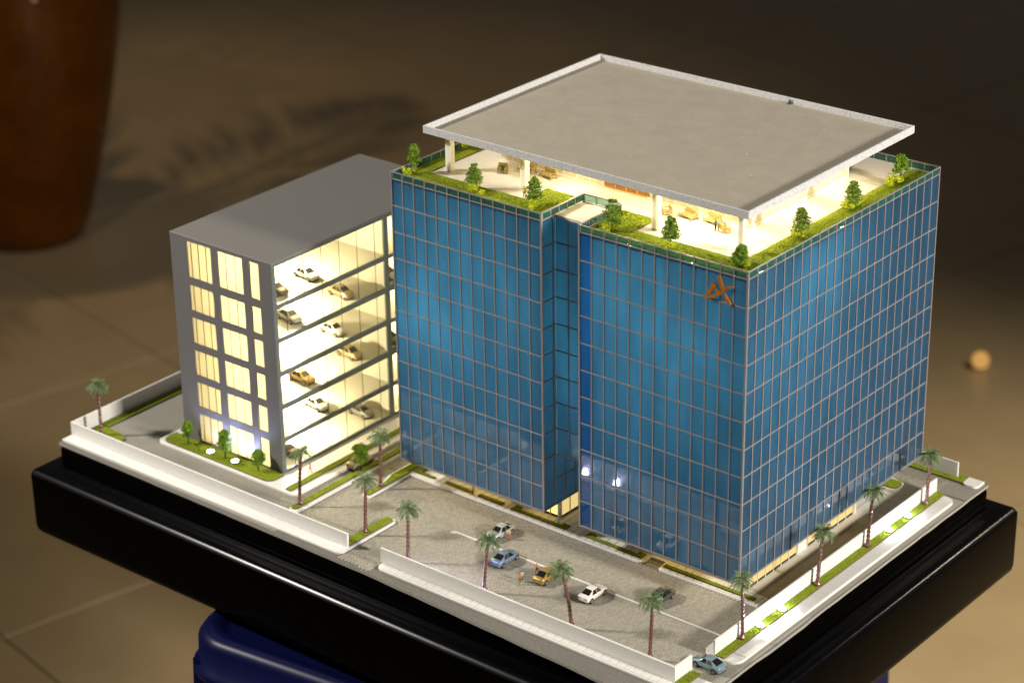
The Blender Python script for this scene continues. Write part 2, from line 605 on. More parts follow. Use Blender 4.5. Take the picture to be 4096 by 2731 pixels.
def frond_mesh(name, m, n=13, droop=0.9, up=0.5, leaf=0.34, w=0.035, seed=0, taper=True):
    """one feather palm frond of length about 1, along +X, arching; leaflets are thin folded blades"""
    rnd = random.Random(seed)
    b = MB()
    pts = []
    for i in range(n + 1):
        t = i / n
        pts.append(Vector((t * (1 - 0.12 * t), 0, up * t - droop * t * t)))
    b.tube(pts, [0.022 * (1 - 0.8 * i / n) + 0.003 for i in range(n + 1)], m, 4)
    for i in range(2, n + 1):
        t = i / n
        p = pts[i]
        L = leaf * math.sin(math.pi * (0.16 + 0.78 * t)) * rnd.uniform(0.85, 1.15)
        for sgn in (-1, 1):
            a = math.radians(58 - 26 * t + rnd.uniform(-6, 6))
            d = Vector((math.cos(a), sgn * math.sin(a), -0.34 + rnd.uniform(-.12, .12)))
            side = Vector((-sgn * math.sin(a) * 0.4, math.cos(a) * 0.4, 0.9)).normalized() * w
            mid = p + d * L * 0.5 + Vector((0, 0, 0.02))
            tip = p + d * L + Vector((0, 0, -0.06 * L))
            al = Vector((math.cos(a + sgn * math.pi / 2), math.sin(a + sgn * math.pi / 2) * sgn, 0)) * w
            b.add([p, mid + Vector((w * 0.9, 0, 0.0)), tip, mid - Vector((w * 0.9, 0, 0.0)), mid + Vector((0, 0, w * 0.5))],
                  [(0, 1, 4), (1, 2, 4), (2, 3, 4), (3, 0, 4)], m)
    return b.mesh(name)


big = frond_mesh('frond', 'plant_leaf', 16, 0.55, 0.75, 0.34, 0.028, 3)
# fronds spring from the pot and arch over the floor, above the picture; a ceiling lamp throws their shadow on the tiles
for (px, py, pz, az, sc_, tilt) in ((-88.5, 46.5, 16.5, 96, 26, 6), (-90, 44, 16, 150, 26, 4), (-91, 43, 16, 205, 24, 0), (-89, 41, 16, 290, 24, 2), (-88, 43, 16, 20, 20, -14), (-89, 43.5, 16, 60, 20, -25)):
    lchild('frond', big, pot, (px + 89.5, py - 43.0, pz + 11.0), (math.radians(8), math.radians(-tilt), math.radians(az)), (sc_,) * 3)


def stool(loc, rz, label):
    s_ = empty('plastic_stool', loc, rz)
    tag(s_, label, 'stool', 'blue plastic stools under the base')
    w = 6.9
    b = MB()
    prof = [(0.0, -1.75), (-0.10, -1.70), (-0.12, -1.45), (0.06, -1.38), (0.10, -0.35), (0.28, -0.08), (0.52, 0.0), (0.80, -0.05), (0.95, -0.22), (1.15, -0.25)]
    R0 = 1.9
    rings = []
    for d, z in prof:
        rings.append([(x, y, z) for x, y in rrect(-w + d, w - d, -w + d, w - d, max(R0 - d * 0.6, 0.4), 7)])
    n = len(rings[0])
    v = [p for r in rings for p in r]
    f = []
    for i in range(len(rings) - 1):
        for k in range(n):
            f.append((i * n + k, i * n + (k + 1) % n, (i + 1) * n + (k + 1) % n, (i + 1) * n + k))
    f.append(tuple((len(rings) - 1) * n + k for k in range(n)))
    b.add(v, f, 'stool_blue')
    lchild('seat', b.mesh('seat', True), s_)
    for sx in (-1, 1):
        for sy in (-1, 1):
            b = MB()
            top, bot = 5.2, 6.3
            vv = []
            for (z, c_, hw) in ((-1.2, top, 1.25), (ZF + 4.05, bot, 0.85)):
                for dx, dy in ((-hw, -hw), (hw, -hw), (hw, hw), (-hw, hw)):
                    vv.append((sx * c_ + dx, sy * c_ + dy, z))
            b.add(vv, [(0, 1, 5, 4), (1, 2, 6, 5), (2, 3, 7, 6), (3, 0, 4, 7), (3, 2, 1, 0), (4, 5, 6, 7)], 'stool_blue')
            lchild('leg', b.mesh('leg'), s_)
    return s_


stool((-13.1, -0.4, -4.0), math.radians(7), 'dark blue plastic stool holding up the left half of the black base')
stool((-12.6, 14.4, -4.0), math.radians(2), 'dark blue plastic stool under the far right side of the black base')

# ------------------------------------------------------------------ base of the model
base = empty('display_base', (-12.8, 3.8, -3.75))
tag(base, 'glossy black stepped display base carrying the whole building model', 'display base')
BX0, BX1, BY0, BY1 = -27.62, 2.10, -5.55, 13.10


def sweep(prof, m, r=0.25, cap_top=True, cap_bot=False, bot=None):
    b = MB()
    rings = []
    for d, z in prof:
        rings.append([(x, y, z) for x, y in rrect(BX0 - d, BX1 + d, BY0 - d, BY1 + d, max(0.06, r * 0.4 + max(d, 0) * 0.08), 8)])
    n = len(rings[0])
    v = [p for q in rings for p in q]
    f = []
    for i in range(len(rings) - 1):
        for k in range(n):
            f.append((i * n + (k + 1) % n, i * n + k, (i + 1) * n + k, (i + 1) * n + (k + 1) % n))
    if cap_top:
        f.append(tuple(range(n)))
    b.add(v, f, m)
    if cap_bot:
        bb = len(b.v) - n
        b.f.append(tuple(bb + n - 1 - k for k in range(n)))
        b.m.append(b.mi(m))
    return b


b = sweep([(-0.02, -0.13), (0.0, -0.16), (0.03, -0.30), (0.03, -0.80), (-0.01, -0.97)], 'black_side', 0.3)
link('riser', b.mesh('riser', True), base)
b = sweep([(-0.06, -0.965), (0.05, -0.955), (0.10, -0.93), (0.16, -0.955), (0.26, -0.985), (0.40, -1.00), (0.55, -0.995), (0.70, -1.02), (0.82, -1.07), (0.915, -1.22)], 'black_gloss', 0.3, False)
link('ledge', b.mesh('ledge', True), base)
b = sweep([(0.915, -1.22), (0.92, -1.30), (0.92, -3.40), (0.88, -3.62), (0.78, -3.75)], 'black_side', 0.3, False, True)
link('side_panel', b.mesh('side_panel', True), base)
b = MB()
edge = [(-27.75, -5.50)]
rr = random.Random(5)
x = -27.0
while x < 2.0:
    yl = -5.52 - 0.10 * max(0, (x + 22) / 9) if x < -13 else -5.62 - 0.72 * ((x + 13) / 15.2) ** 1.25
    edge.append((x, yl + rr.uniform(-0.015, 0.015)))
    x += 0.8
edge += [(2.16, -6.33)]
y = -5.6
while y < 13:
    edge.append((2.11 + rr.uniform(-0.012, 0.012) + (0.05 if -2 < y < 1 else 0), y))
    y += 0.7
edge += [(2.12, 13.14), (-27.75, 13.10)]
b.prism(edge, -0.125, -0.016, 'grey_board', 'paver_joint')
link('top_board', b.mesh('top_board'), base)

# ------------------------------------------------------------------ ground: paving
pv = MB()
pv.prism([(-27.6, -5.40), (-16.2, -5.50), (-16.2, 13.0), (-27.6, 13.0)], -0.014, 0.0, 'paving_far')
pv.box(-16.2, -15.3, 0.7, 13.0, -0.014, 0.0, 'paving_far')
pv.box(-15.3, 0.9, 0.75, 13.0, -0.014, -0.004, 'paving_far')
pv.box(0.9, 2.05, 11.5, 13.05, -0.014, 0.0, 'paving_far')
pv.box(1.4, 2.06, -5.6, 11.4, -0.014, -0.005, 'grey_board')
pave = tag(link('pavement', pv.mesh('pavement')), kind='structure')
PW, PL = 0.080, 0.15
def front_y(x):
    return -5.5 - 0.10 * max(0, (x + 22) / 9) if x < -13 else -5.60 - 0.70 * max(0, (x + 13) / 15.2) ** 1.25
cells = []
nx = int((2.06 + 16.2) / PW)
for i in range(nx):
    xc = -16.2 + (i + .5) * PW
    off = (i % 2) * PL / 2
    yy = -6.4 + off
    while yy < 12.9:
        yc = yy + PL / 2
        ok = False
        if yc < 0.64 and xc < 0.45 and (yc > -4.2 or (-13.2 < xc < -11.6 and yc > front_y(xc) + 0.12)):
            ok = True
        elif xc >= 0.45 and front_y(xc) + 0.12 < yc < -2.6 and xc < 2.0:
            ok = True
        elif -0.30 < xc < 0.96 and 0.64 <= yc < 11.6:
            ok = True
        elif -0.9 < xc < 0.9 and yc >= 11.6:
            ok = True
        if ok:
            cells.append((xc, yc))
        yy += PL
cells.sort(key=lambda c: (Vector((c[0], c[1], 0)) - CAMLOC).length)
g = 0.0045
def paver(bb, x, y, z):
    x0, x1, y0, y1 = x - PW / 2 + g, x + PW / 2 - g, y - PL / 2 + g, y + PL / 2 - g
    bb.add([(x0, y0, -0.014), (x1, y0, -0.014), (x1, y1, -0.014), (x0, y1, -0.014), (x0, y0, z), (x1, y0, z), (x1, y1, z), (x0, y1, z)],
           [(0, 1, 5, 4), (1, 2, 6, 5), (2, 3, 7, 6), (3, 0, 4, 7), (4, 5, 6, 7)], 'paver')
one = MB()
paver(one, 0, 0, 0.0)
one_me = one.mesh('paver')
for (x, y) in cells[:300]:
    link('paver', one_me, pave, (x, y, random.uniform(-0.003, 0.002)))
rest = MB()
for (x, y) in cells[300:]:
    paver(rest, x, y, random.uniform(-0.004, 0.002))
tag(link('paver', rest.mesh('paver'), pave), kind='stuff')
lm = MB()
lm.box(-11.12, 0.55, -1.61, -1.52, -0.002, 0.006, 'line_paint')
lm.box(-11.2, -11.0, -1.70, -1.61, -0.002, 0.0055, 'line_paint')
link('road_marking', lm.mesh('road_marking'), pave)

# ------------------------------------------------------------------ footpaths with slabs
def footpath(name, poly, label_parts, z=0.085):
    b = MB()
    b.prism(poly, 0.002, z, 'white_paint', b=0.012)
    o = link(name, b.mesh(name))
    tag(o, kind='structure')
    return o

def slabs(parent, x0, x1, y0, y1, nx, ny, z=0.085, h=0.018, gap=0.021):
    wx, wy = (x1 - x0) / nx, (y1 - y0) / ny
    b = MB()
    b.box(x0 + 0.004, x1 - 0.004, y0 + 0.004, y1 - 0.004, z - 0.02, z + 0.003, 'paver_joint')
    link('joint_bed', b.mesh('joint_bed'), parent)
    b = MB()
    b.bbox(-wx / 2 + gap / 2, wx / 2 - gap / 2, -wy / 2 + gap / 2, wy / 2 - gap / 2, -0.01, h, 'white_slab', 0.006)
    me = b.mesh('slab')
    for i in range(nx):
        for j in range(ny):
            link('slab', me, parent, (x0 + (i + .5) * wx, y0 + (j + .5) * wy, z + random.uniform(-0.0015, 0.0015)))

# front path right of the entrance, outside and inside the wall
fp = footpath('footpath', rrect(-11.55, 1.85, -5.30, -4.18, 0.30, 6, (1, 1, 0, 0)), None)
slabs(fp, -11.35, 0.75, -5.25, -4.93, 37, 1, gap=0.012)
slabs(fp, -11.2, 0.7, -4.80, -4.22, 37, 1)
fp2 = footpath('footpath', rrect(-27.70, -13.15, -5.36, -4.72, 0.28, 6, (0, 1, 0, 0)), None)
# right-hand path
fp3 = footpath('footpath', rrect(0.46, 1.87, -2.85, 11.25, 0.42, 7, (1, 1, 1, 0)), None)
slabs(fp3, 1.37, 1.84, -2.3, 10.9, 40, 1)
# path and kerb round the tower
fp4 = footpath('footpath', [(-15.25, 0.64), (-4.62, 0.60), (-4.50, 0.64), (-4.44, 0.72), (-4.44, 1.14), (-3.82, 1.14), (-3.76, 0.66), (-3.66, 0.60), (0.33, 0.62), (0.33, 1.28), (-0.18, 1.28), (-0.18, 10.7), (-0.30, 11.2), (-0.9, 11.35), (-15.25, 11.35)], None)
slabs(fp4, -14.0, -4.62, 0.64, 2.3, 28, 1)
slabs(fp4, -3.62, 0.22, 0.64, 1.25, 12, 1)
slabs(fp4, -0.62, -0.20, 1.4, 10.4, 28, 1)
# garage pavement
fp5 = footpath('footpath', rrect(-24.75, -17.35, -3.22, 9.0, 0.35, 6, (1, 1, 0, 0)), None)
# far right corner pads
fp6 = footpath('footpath', rrect(1.35, 1.98, 12.48, 13.08, 0.18, 5, (1, 1, 0, 0)), None)

# ------------------------------------------------------------------ grass beds
LEDS = [(-22.25, -2.74), (-20.94, -2.74), (1.19, -0.48), (1.18, 0.84), (1.20, 7.65), (1.18, 8.97)]
def turf_mesh(poly, z0, z1, name='turf', step=0.05, seed=0):
    """clipped slab with a rough tufted top"""
    b = MB()
    b.prism(poly, z0, z1 - 0.012, 'turf_edge', 'turf')
    rnd = random.Random(seed)
    xs = [p[0] for p in poly]; ys = [p[1] for p in poly]
    area = 0
    n = len(poly)
    for i in range(n):
        area += poly[i][0] * poly[(i + 1) % n][1] - poly[(i + 1) % n][0] * poly[i][1]
    count = min(int(abs(area) / 2 * 900), 2600)
    def inside(x, y):
        c = False
        for i in range(n):
            (x1, y1), (x2, y2) = poly[i], poly[(i + 1) % n]
            if (y1 > y) != (y2 > y) and x < (x2 - x1) * (y - y1) / (y2 - y1) + x1:
                c = not c
        return c
    k = 0
    tries = 0
    while k < count and tries < count * 6:
        tries += 1
        x, y = rnd.uniform(min(xs), max(xs)), rnd.uniform(min(ys), max(ys))
        if not inside(x, y) or any((x - lx) ** 2 + (y - ly) ** 2 < 0.034 for lx, ly in LEDS):
            continue
        k += 1
        a = rnd.uniform(0, 6.28)
        r = rnd.uniform(0.014, 0.030)
        h = rnd.uniform(0.010, 0.030)
        v = [(x + r * math.cos(a + q * 2.094), y + r * math.sin(a + q * 2.094), z1 - 0.013) for q in range(3)] + [(x + rnd.uniform(-.01, .01), y + rnd.uniform(-.01, .01), z1 - 0.012 + h)]
        b.add(v, [(0, 1, 3), (1, 2, 3), (2, 0, 3)], 'turf')
    return b.mesh(name)

_beds = 0
def bed(poly, z0, label, group=None, kerb=None, th=0.06):
    global _beds
    _beds += 1
    xs = [p[0] for p in poly]; ys = [p[1] for p in poly]
    c = ((min(xs) + max(xs)) / 2, (min(ys) + max(ys)) / 2, z0)
    e = empty('grass_bed', c)
    tag(e, label, 'grass bed', group, 'thing')
    link('turf', turf_mesh(poly, z0 + 0.001, z0 + th, seed=_beds), e)
    if kerb:
        k = MB()
        k.prism(kerb, 0.002, 0.088, 'white_paint', b=0.012)
        link('kerb', k.mesh('kerb'), e)
    return e

def rect(x0, x1, y0, y1):
    return [(x0, y0), (x1, y0), (x1, y1), (x0, y1)]

ZK = 0.086
G1_ = 'grass beds along the drive'
bed(rrect(-24.55, -18.80, -3.08, -2.32, 0.30, 5, (1, 1, 0, 0)), ZK, 'wide lawn with two lights in front of the grey parking block', G1_)
bed(rect(-17.98, -17.72, -3.08, 8.0), ZK, 'thin green strip on the pavement beside the glowing parking floors', G1_)
bed(rrect(-16.86, -16.60, -4.0, 8.0, 0.10, 4, (1, 1, 0, 0)), ZK, 'long narrow grass median with a palm at its near tip', G1_, rrect(-16.90, -16.47, -4.10, 8.05, 0.16, 5, (1, 1, 0, 0)))
bed([(-15.46, -1.56), (-15.22, -1.56), (-15.22, 0.60), (-15.30, 1.30), (-15.62, 1.30), (-15.60, 0.10), (-15.40, -0.5)], ZK, 'tapering grass bed with a palm at the left corner of the tower', G1_,
    [(-15.52, -1.64), (-15.16, -1.64), (-15.14, 0.62), (-15.26, 1.5), (-15.75, 1.5), (-15.75, 0.1), (-15.52, -0.6)])
bed(rrect(-13.62, -13.24, -4.74, -2.38, 0.16, 5, (0, 0, 1, 1)), ZK, 'round ended grass island with a palm at the gap in the front wall', G1_, rrect(-13.68, -13.16, -4.76, -2.30, 0.20, 6, (0, 0, 1, 1)))
bed([(-27.45, -4.60), (-26.2, -4.66), (-25.75, -4.25), (-25.85, -3.80), (-26.4, -3.62), (-27.45, -3.55)], 0.02, 'small lawn holding a palm in the far left corner', G1_)
bed(rect(-27.50, -27.15, -3.5, 12.8), 0.02, 'dark narrow strip of grass along the back of the left wall', G1_)
bed(rect(1.02, 1.35, -2.82, 11.28), ZK + 0.005, 'long grass strip with four palms outside the bright right wall', G1_)
bed(rrect(-0.88, -0.28, 10.55, 11.15, 0.20, 5, (0, 1, 1, 0)), ZK, 'small rounded lawn at the far right foot of the tower', G1_)
bed(rect(-3.0, 1.36, 12.55, 13.06), 0.02, 'grass strip under the far right end wall', G1_)
bed(rect(0.94, 1.30, -4.95, -4.05), ZK + 0.005, 'short grass patch beside the right end of the front wall', G1_)
G2_ = 'low planters on the tower footpath'
ZP = 0.10
bed([(-15.16, 0.84), (-14.18, 0.84), (-14.18, 0.98), (-14.86, 0.98), (-14.86, 1.34), (-15.16, 1.34)], ZP, 'L shaped turf planter at the left front corner of the tower', G2_)
bed(rect(-13.62, -12.36, 0.84, 1.00), ZP, 'turf planter left of the walker in yellow under the tower', G2_)
bed(rect(-12.02, -10.86, 0.82, 0.98), ZP, 'turf planter right of the walker in yellow under the tower', G2_)
bed([(-10.44, 0.78), (-7.94, 0.78), (-7.94, 1.10), (-8.24, 1.10), (-8.24, 0.94), (-10.14, 0.94), (-10.14, 1.12), (-10.44, 1.12)], ZP, 'long turf planter with two raised ends before the lit entrance corner', G2_)
bed([(-7.10, 0.80), (-4.60, 0.78), (-4.60, 1.10), (-4.88, 1.10), (-4.88, 0.94), (-6.80, 0.96), (-6.80, 1.14), (-7.10, 1.14)], ZP, 'long turf planter with two raised ends right of the entrance recess', G2_)
bed(rect(-3.66, 0.08, 0.78, 0.95), ZP, 'straight turf planter along the right end of the tower front', G2_)

# ------------------------------------------------------------------ walls
def wall(label, boxes, name='boundary_wall'):
    c = boxes[0]
    e = empty(name, ((c[0] + c[1]) / 2, (c[2] + c[3]) / 2, 0))
    tag(e, label, 'wall', 'low white boundary walls')
    for i, (x0, x1, y0, y1, z0, z1) in enumerate(boxes):
        b = MB()
        b.bbox(x0, x1, y0, y1, z0, z1, 'white_paint', 0.012)
        link('wall_panel', b.mesh('wall_panel'), e)
    return e

wall('long white boundary wall along the front left edge of the board', [(-27.72, -13.24, -4.86, -4.78, 0.08, 0.62), (-27.72, -27.63, -4.777, 12.9, 0.0, 0.62)])
wall('white boundary wall along the front edge with a short return at its right end', [(-11.62, 0.92, -4.92, -4.84, 0.09, 0.66), (0.84, 0.92, -4.837, -3.98, 0.09, 0.66)])
rw = wall('bright white wall between the tower lane and the palm strip', [(0.93, 1.00, -2.82, 11.3, 0.09, 0.66)])
wall('short pale wall standing alone at the far right corner', [(-2.8, 0.99, 12.82, 12.90, 0.06, 0.66)])

# ------------------------------------------------------------------ office tower
TW = empty('office_tower', (-7.48, 5.9, 0))
tag(TW, 'blue glass office tower with a roof terrace and wide flat canopy', 'tower')
CW = 0.513
XL = -14.95
XN0, XN1 = -8.28, -6.67
YB = 11.80
ZB, ZT, ZP_ = 1.09, 12.05, 12.32
floors_z = [ZT - i for i in range(11)] + [ZB]
NY = 0.76
NZ = 3.10
ms = 0.032          # half width of frame bars

def pane_mesh(w, h, t, axis, front, inner, sgn=1):
    """thin box pane centred on the origin; the outer face carries the film, the others are clear"""
    b = MB()
    if axis == 'x':        # lies in XZ, outer face -Y
        v = [(-w / 2, 0, -h / 2), (w / 2, 0, -h / 2), (w / 2, 0, h / 2), (-w / 2, 0, h / 2), (-w / 2, t, -h / 2), (w / 2, t, -h / 2), (w / 2, t, h / 2), (-w / 2, t, h / 2)]
        b.add(v, [(0, 1, 2, 3)], front)
        b.add(v, [(5, 4, 7, 6), (0, 4, 5, 1), (2, 6, 7, 3), (1, 5, 6, 2), (4, 0, 3, 7)], inner)
    else:                  # lies in YZ, outer face +X
        v = [(0, -w / 2, -h / 2), (0, w / 2, -h / 2), (0, w / 2, h / 2), (0, -w / 2, h / 2), (-t, -w / 2, -h / 2), (-t, w / 2, -h / 2), (-t, w / 2, h / 2), (-t, -w / 2, h / 2)]
        b.add(v, [(0, 1, 2, 3)], front)
        b.add(v, [(5, 4, 7, 6), (0, 4, 5, 1), (2, 6, 7, 3), (1, 5, 6, 2), (4, 0, 3, 7)], inner)
    return b.mesh('pane')

PH = [floors_z[i] - floors_z[i + 1] for i in range(11)]
pm = {}
def pane(kind, w, h, m='tower_glass'):
    k = (kind, round(w, 3), round(h, 3), m)
    if k not in pm:
        pm[k] = pane_mesh(w, h, 0.015, kind, m, 'inner_clear')
    return pm[k]

npane = 0
def front_panes(x0, n, y, zs, w=CW):
    for c in range(n):
        for r in range(len(zs) - 1):
            h = zs[r] - zs[r + 1]
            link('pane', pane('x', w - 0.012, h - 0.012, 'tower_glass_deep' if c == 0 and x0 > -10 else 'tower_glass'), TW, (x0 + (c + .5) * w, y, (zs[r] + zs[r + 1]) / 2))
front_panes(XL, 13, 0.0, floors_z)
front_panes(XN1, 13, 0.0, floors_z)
# right face: 14 nearest panes are single, the other panes are one joined part
side = []
for c in range(23):
    for r in range(11):
        side.append((c, r))
for c, r in side[:14]:
    link('pane', pane('y', CW - 0.012, PH[r] - 0.012), TW, (0.0, (c + .5) * CW, (floors_z[r] + floors_z[r + 1]) / 2))
jb = MB()
def add_pane(jb, axis, pos, w, h, t=0.015):
    if axis == 'y':
        x, y, z = pos
        v = [(x, y - w / 2, z - h / 2), (x, y + w / 2, z - h / 2), (x, y + w / 2, z + h / 2), (x, y - w / 2, z + h / 2)]
        u = [(p[0] - t, p[1], p[2]) for p in v]
    else:
        x, y, z = pos
        v = [(x - w / 2, y, z - h / 2), (x + w / 2, y, z - h / 2), (x + w / 2, y, z + h / 2), (x - w / 2, y, z + h / 2)]
        u = [(p[0], p[1] + t, p[2]) for p in v]
    jb.add(v, [(0, 1, 2, 3)], 'tower_glass')
    jb.add(v + u, [(5, 4, 7, 6), (0, 4, 5, 1), (2, 6, 7, 3), (1, 5, 6, 2), (4, 0, 3, 7)], 'inner_clear')
for c, r in side[14:]:
    add_pane(jb, 'y', (0.0, (c + .5) * CW, (floors_z[r] + floors_z[r + 1]) / 2), CW - 0.012, PH[r] - 0.012)
# recess: side wall of the left block and the set-back glass
sy_ = [0.0, 0.62, NY + 0.513, NY + 1.03, NY + 1.54, NY + 2.05, NY + 2.57]
for c in range(len(sy_) - 1):
    for r in range(11):
        if r < 9 and c > 1:
            continue
        w = sy_[c + 1] - sy_[c]
        if c == 1 and r < 9:
            w = NY - sy_[c]
        add_pane(jb, 'y', (XN0, sy_[c] + w / 2, (floors_z[r] + floors_z[r + 1]) / 2), w - 0.01, PH[r] - 0.012)
nb = [XN0 + 0.01, -7.72, -7.20, XN1 - 0.02]
for c in range(3):
    for r in range(9):
        z1, z0 = floors_z[r], max(floors_z[r + 1], NZ)
        if z1 - z0 < 0.1:
            continue
        add_pane(jb, 'x', ((nb[c] + nb[c + 1]) / 2, NY, (z0 + z1) / 2), nb[c + 1] - nb[c] - 0.01, z1 - z0 - 0.012)
tag(link('pane', jb.mesh('pane'), TW), kind='stuff')

# frame bars
def bar_mesh(x0, x1, y0, y1, z0, z1):
    b = MB(); b.box(x0, x1, y0, y1, z0, z1, 'mullion_metal'); return b
def vbar(x, y, face, z0=ZB - 0.05, z1=ZP_, hw=0.024, name='mullion'):
    b = MB()
    if face == 'f':
        b.box(x - hw, x + hw, y - 0.030, y + 0.004, z0, z1, 'mullion_metal')
    else:
        b.box(x - 0.004, x + 0.030, y - hw, y + hw, z0, z1, 'mullion_metal')
    link(name, b.mesh(name), TW)
for i in range(1, 13):
    vbar(XL + i * CW, 0, 'f')
    vbar(XN1 + i * CW, 0, 'f')
for i in range(1, 23):
    vbar(0, i * CW, 'r', hw=0.024)
def corner(x0, x1, y0, y1, z0=ZB - 0.06, z1=ZP_ + 0.004):
    b = MB(); b.box(x0, x1, y0, y1, z0, z1, 'mullion_metal'); link('corner_post', b.mesh('corner_post'), TW)
corner(XL - 0.034, XL + 0.030, -0.036, 0.03)
corner(XN0 - 0.032, XN0 + 0.036, -0.036, 0.03)
corner(XN1 - 0.036, XN1 + 0.030, -0.036, 0.03)
corner(-0.032, 0.036, -0.036, 0.03)
corner(-0.032, 0.036, YB - 0.03, YB + 0.03)
corner(XL - 0.034, XL + 0.03, YB - 0.03, YB + 0.03)
zr = [ZP_ - 0.02] + floors_z
for k, z in enumerate(zr):
    hh = 0.020
    if k == len(zr) - 1:
        z, hh = ZB - 0.015, 0.032
    for (x0, x1) in ((XL + 0.031, XN0 - 0.033), (XN1 + 0.031, -0.033)):
        b = MB(); b.box(x0, x1, -0.0325, 0.006, z - hh, z + hh, 'mullion_metal'); link('transom', b.mesh('transom'), TW)
    b = MB(); b.box(-0.006, 0.0325, 0.031, YB - 0.031, z - hh, z + hh, 'mullion_metal'); link('transom', b.mesh('transom'), TW)
# recess bars
for yy in (0.62,):
    vbar(XN0, yy, 'r', ZB - 0.03, ZT)
for yy in sy_[2:6]:
    vbar(XN0, yy, 'r', ZB - 0.03, NZ - 0.02, 0.02)
for xx in (-7.72, -7.20):
    vbar(xx, NY, 'f', NZ, ZT - 0.05)
for k, z in enumerate(floors_z):
    ye = NY if k < 9 else 3.3
    if k == 11:
        z = ZB - 0.01
    b = MB(); b.box(XN0 - 0.006, XN0 + 0.0325, 0.031, ye - 0.001, z - 0.022, z + 0.022, 'mullion_metal'); link('transom', b.mesh('transom'), TW)
    if 0 < k < 9:
        b = MB(); b.box(XN0 + 0.034, XN1 - 0.04, NY - 0.0325, NY + 0.006, z - 0.022, z + 0.022, 'mullion_metal'); link('transom', b.mesh('transom'), TW)
b = MB(); b.box(XN0 + 0.034, XN1 - 0.04, NY - 0.034, NY + 0.3, NZ - 0.05, NZ, 'mullion_metal'); link('transom', b.mesh('transom'), TW)

# tiny glue beads where the bars cross
gb_ = MB()
rg = random.Random(3)
def bead(x, y, z):
    r = rg.uniform(0.010, 0.020)
    gb_.add([(x - r, y, z), (x, y - r, z - r), (x + r, y, z), (x, y + r, z), (x, y, z + r * 1.2), (x, y, z - r)], [(0, 1, 4), (1, 2, 4), (2, 3, 4), (3, 0, 4), (1, 0, 5), (2, 1, 5)], 'glue')
for z in floors_z[:-1]:
    for i in range(1, 13):
        for x0 in (XL, XN1):
            if rg.random() < 0.5:
                bead(x0 + i * CW + 0.03, -0.026, z + 0.030)
    for i in range(1, 23):
        if rg.random() < 0.6:
            bead(0.026, i * CW - 0.03, z + 0.030)
tag(link('glue_bead', gb_.mesh('glue_bead'), TW), kind='stuff')

# closed backs, underside and roof deck
b = MB()
b.box(XL + 0.004, XL + 0.05, 0.03, YB - 0.031, ZB - 0.05, ZT, 'tower_inner')
b.box(XL + 0.051, -0.034, YB - 0.05, YB - 0.004, ZB - 0.05, ZT, 'tower_inner')
b.box(XN1 + 0.004, XN1 + 0.05, 0.03, 3.3, ZB - 0.03, ZT - 0.13, 'tower_inner')
link('back_wall', b.mesh('back_wall'), TW)
b = MB()
b.box(XL + 0.052, XN0 - 0.02, 0.03, YB - 0.052, ZB - 0.04, ZB, 'tower_inner')
b.box(XN0 - 0.0195, XN1 + 0.05, 3.3, YB - 0.053, ZB - 0.04, ZB, 'tower_inner')
b.box(XN1 + 0.051, -0.02, 0.03, YB - 0.052, ZB - 0.04, ZB, 'tower_inner')
b.box(XN0 - 0.01, XN1 + 0.003, NY + 0.302, 3.299, NZ - 0.04, NZ - 0.005, 'tower_inner')
b.box(XN0 - 0.01, XN1 + 0.003, 3.3, 3.34, ZB + 0.001, NZ - 0.005, 'tower_inner')
link('underside', b.mesh('underside'), TW)
b = MB()
b.box(XL + 0.006, XN0 - 0.006, 0.016, 2.30, ZT - 0.12, ZT - 0.002, 'deck')
b.box(XN1 + 0.006, -0.02, 0.016, 2.30, ZT - 0.12, ZT - 0.002, 'deck')
b.box(XN0 - 0.0055, XN1 + 0.0055, NY - 0.02, 2.299, ZT - 0.10, ZT - 0.004, 'deck')
b.box(XL + 0.006, -0.02, 2.301, YB - 0.006, ZT - 0.12, ZT - 0.002, 'deck')
link('terrace_deck', b.mesh('terrace_deck'), TW)

# glass balustrades
def rail(x0, y0, x1, y1, n, bars=True, z0=ZT + 0.022, z1=ZP_ - 0.042):
    d = Vector((x1 - x0, y1 - y0)) / n
    L = d.length
    a = math.atan2(d.y, d.x)
    b = MB()
    b.box(-L / 2 + 0.025, L / 2 - 0.025, -0.008, 0.008, z0, z1, 'rail_glass')
    me = b.mesh('rail_pane')
    for i in range(n):
        c = Vector((x0, y0)) + d * (i + .5)
        link('rail_pane', me, TW, (c.x, c.y, 0), a)
    if bars:
        pb = MB(); pb.box(-0.020, 0.020, -0.018, 0.018, ZT - 0.02, ZP_ - 0.03, 'mullion_metal')
        pm_ = pb.mesh('rail_post')
        for i in range(n + 1):
            c = Vector((x0, y0)) + d * i
            link('rail_post', pm_, TW, (c.x, c.y, 0), a)
        tb = MB(); tb.box(-L * n / 2, L * n / 2, -0.022, 0.022, ZP_ - 0.0295, ZP_ + 0.008, 'mullion_metal')
        c = Vector(((x0 + x1) / 2, (y0 + y1) / 2))
        link('handrail', tb.mesh('handrail'), TW, (c.x, c.y, 0), a)
rail(XL + 0.03, 0.008, XN0 - 0.03, 0.008, 13, False)
rail(XN1 + 0.03, 0.008, -0.03, 0.008, 13, False)
rail(-0.008, 0.03, -0.008, YB - 0.03, 23, False)
rail(XL + 0.02, 0.06, XL + 0.02, YB - 0.06, 23)
rail(XL + 0.06, YB - 0.02, -0.06, YB - 0.02, 29)
rail(XN0 + 0.0, 0.06, XN0 + 0.0, 2.29, 5)
rail(XN0 + 0.03, 2.32, XN1 - 0.03, 2.32, 3)
rail(XN1, 2.29, XN1, 0.06, 5)

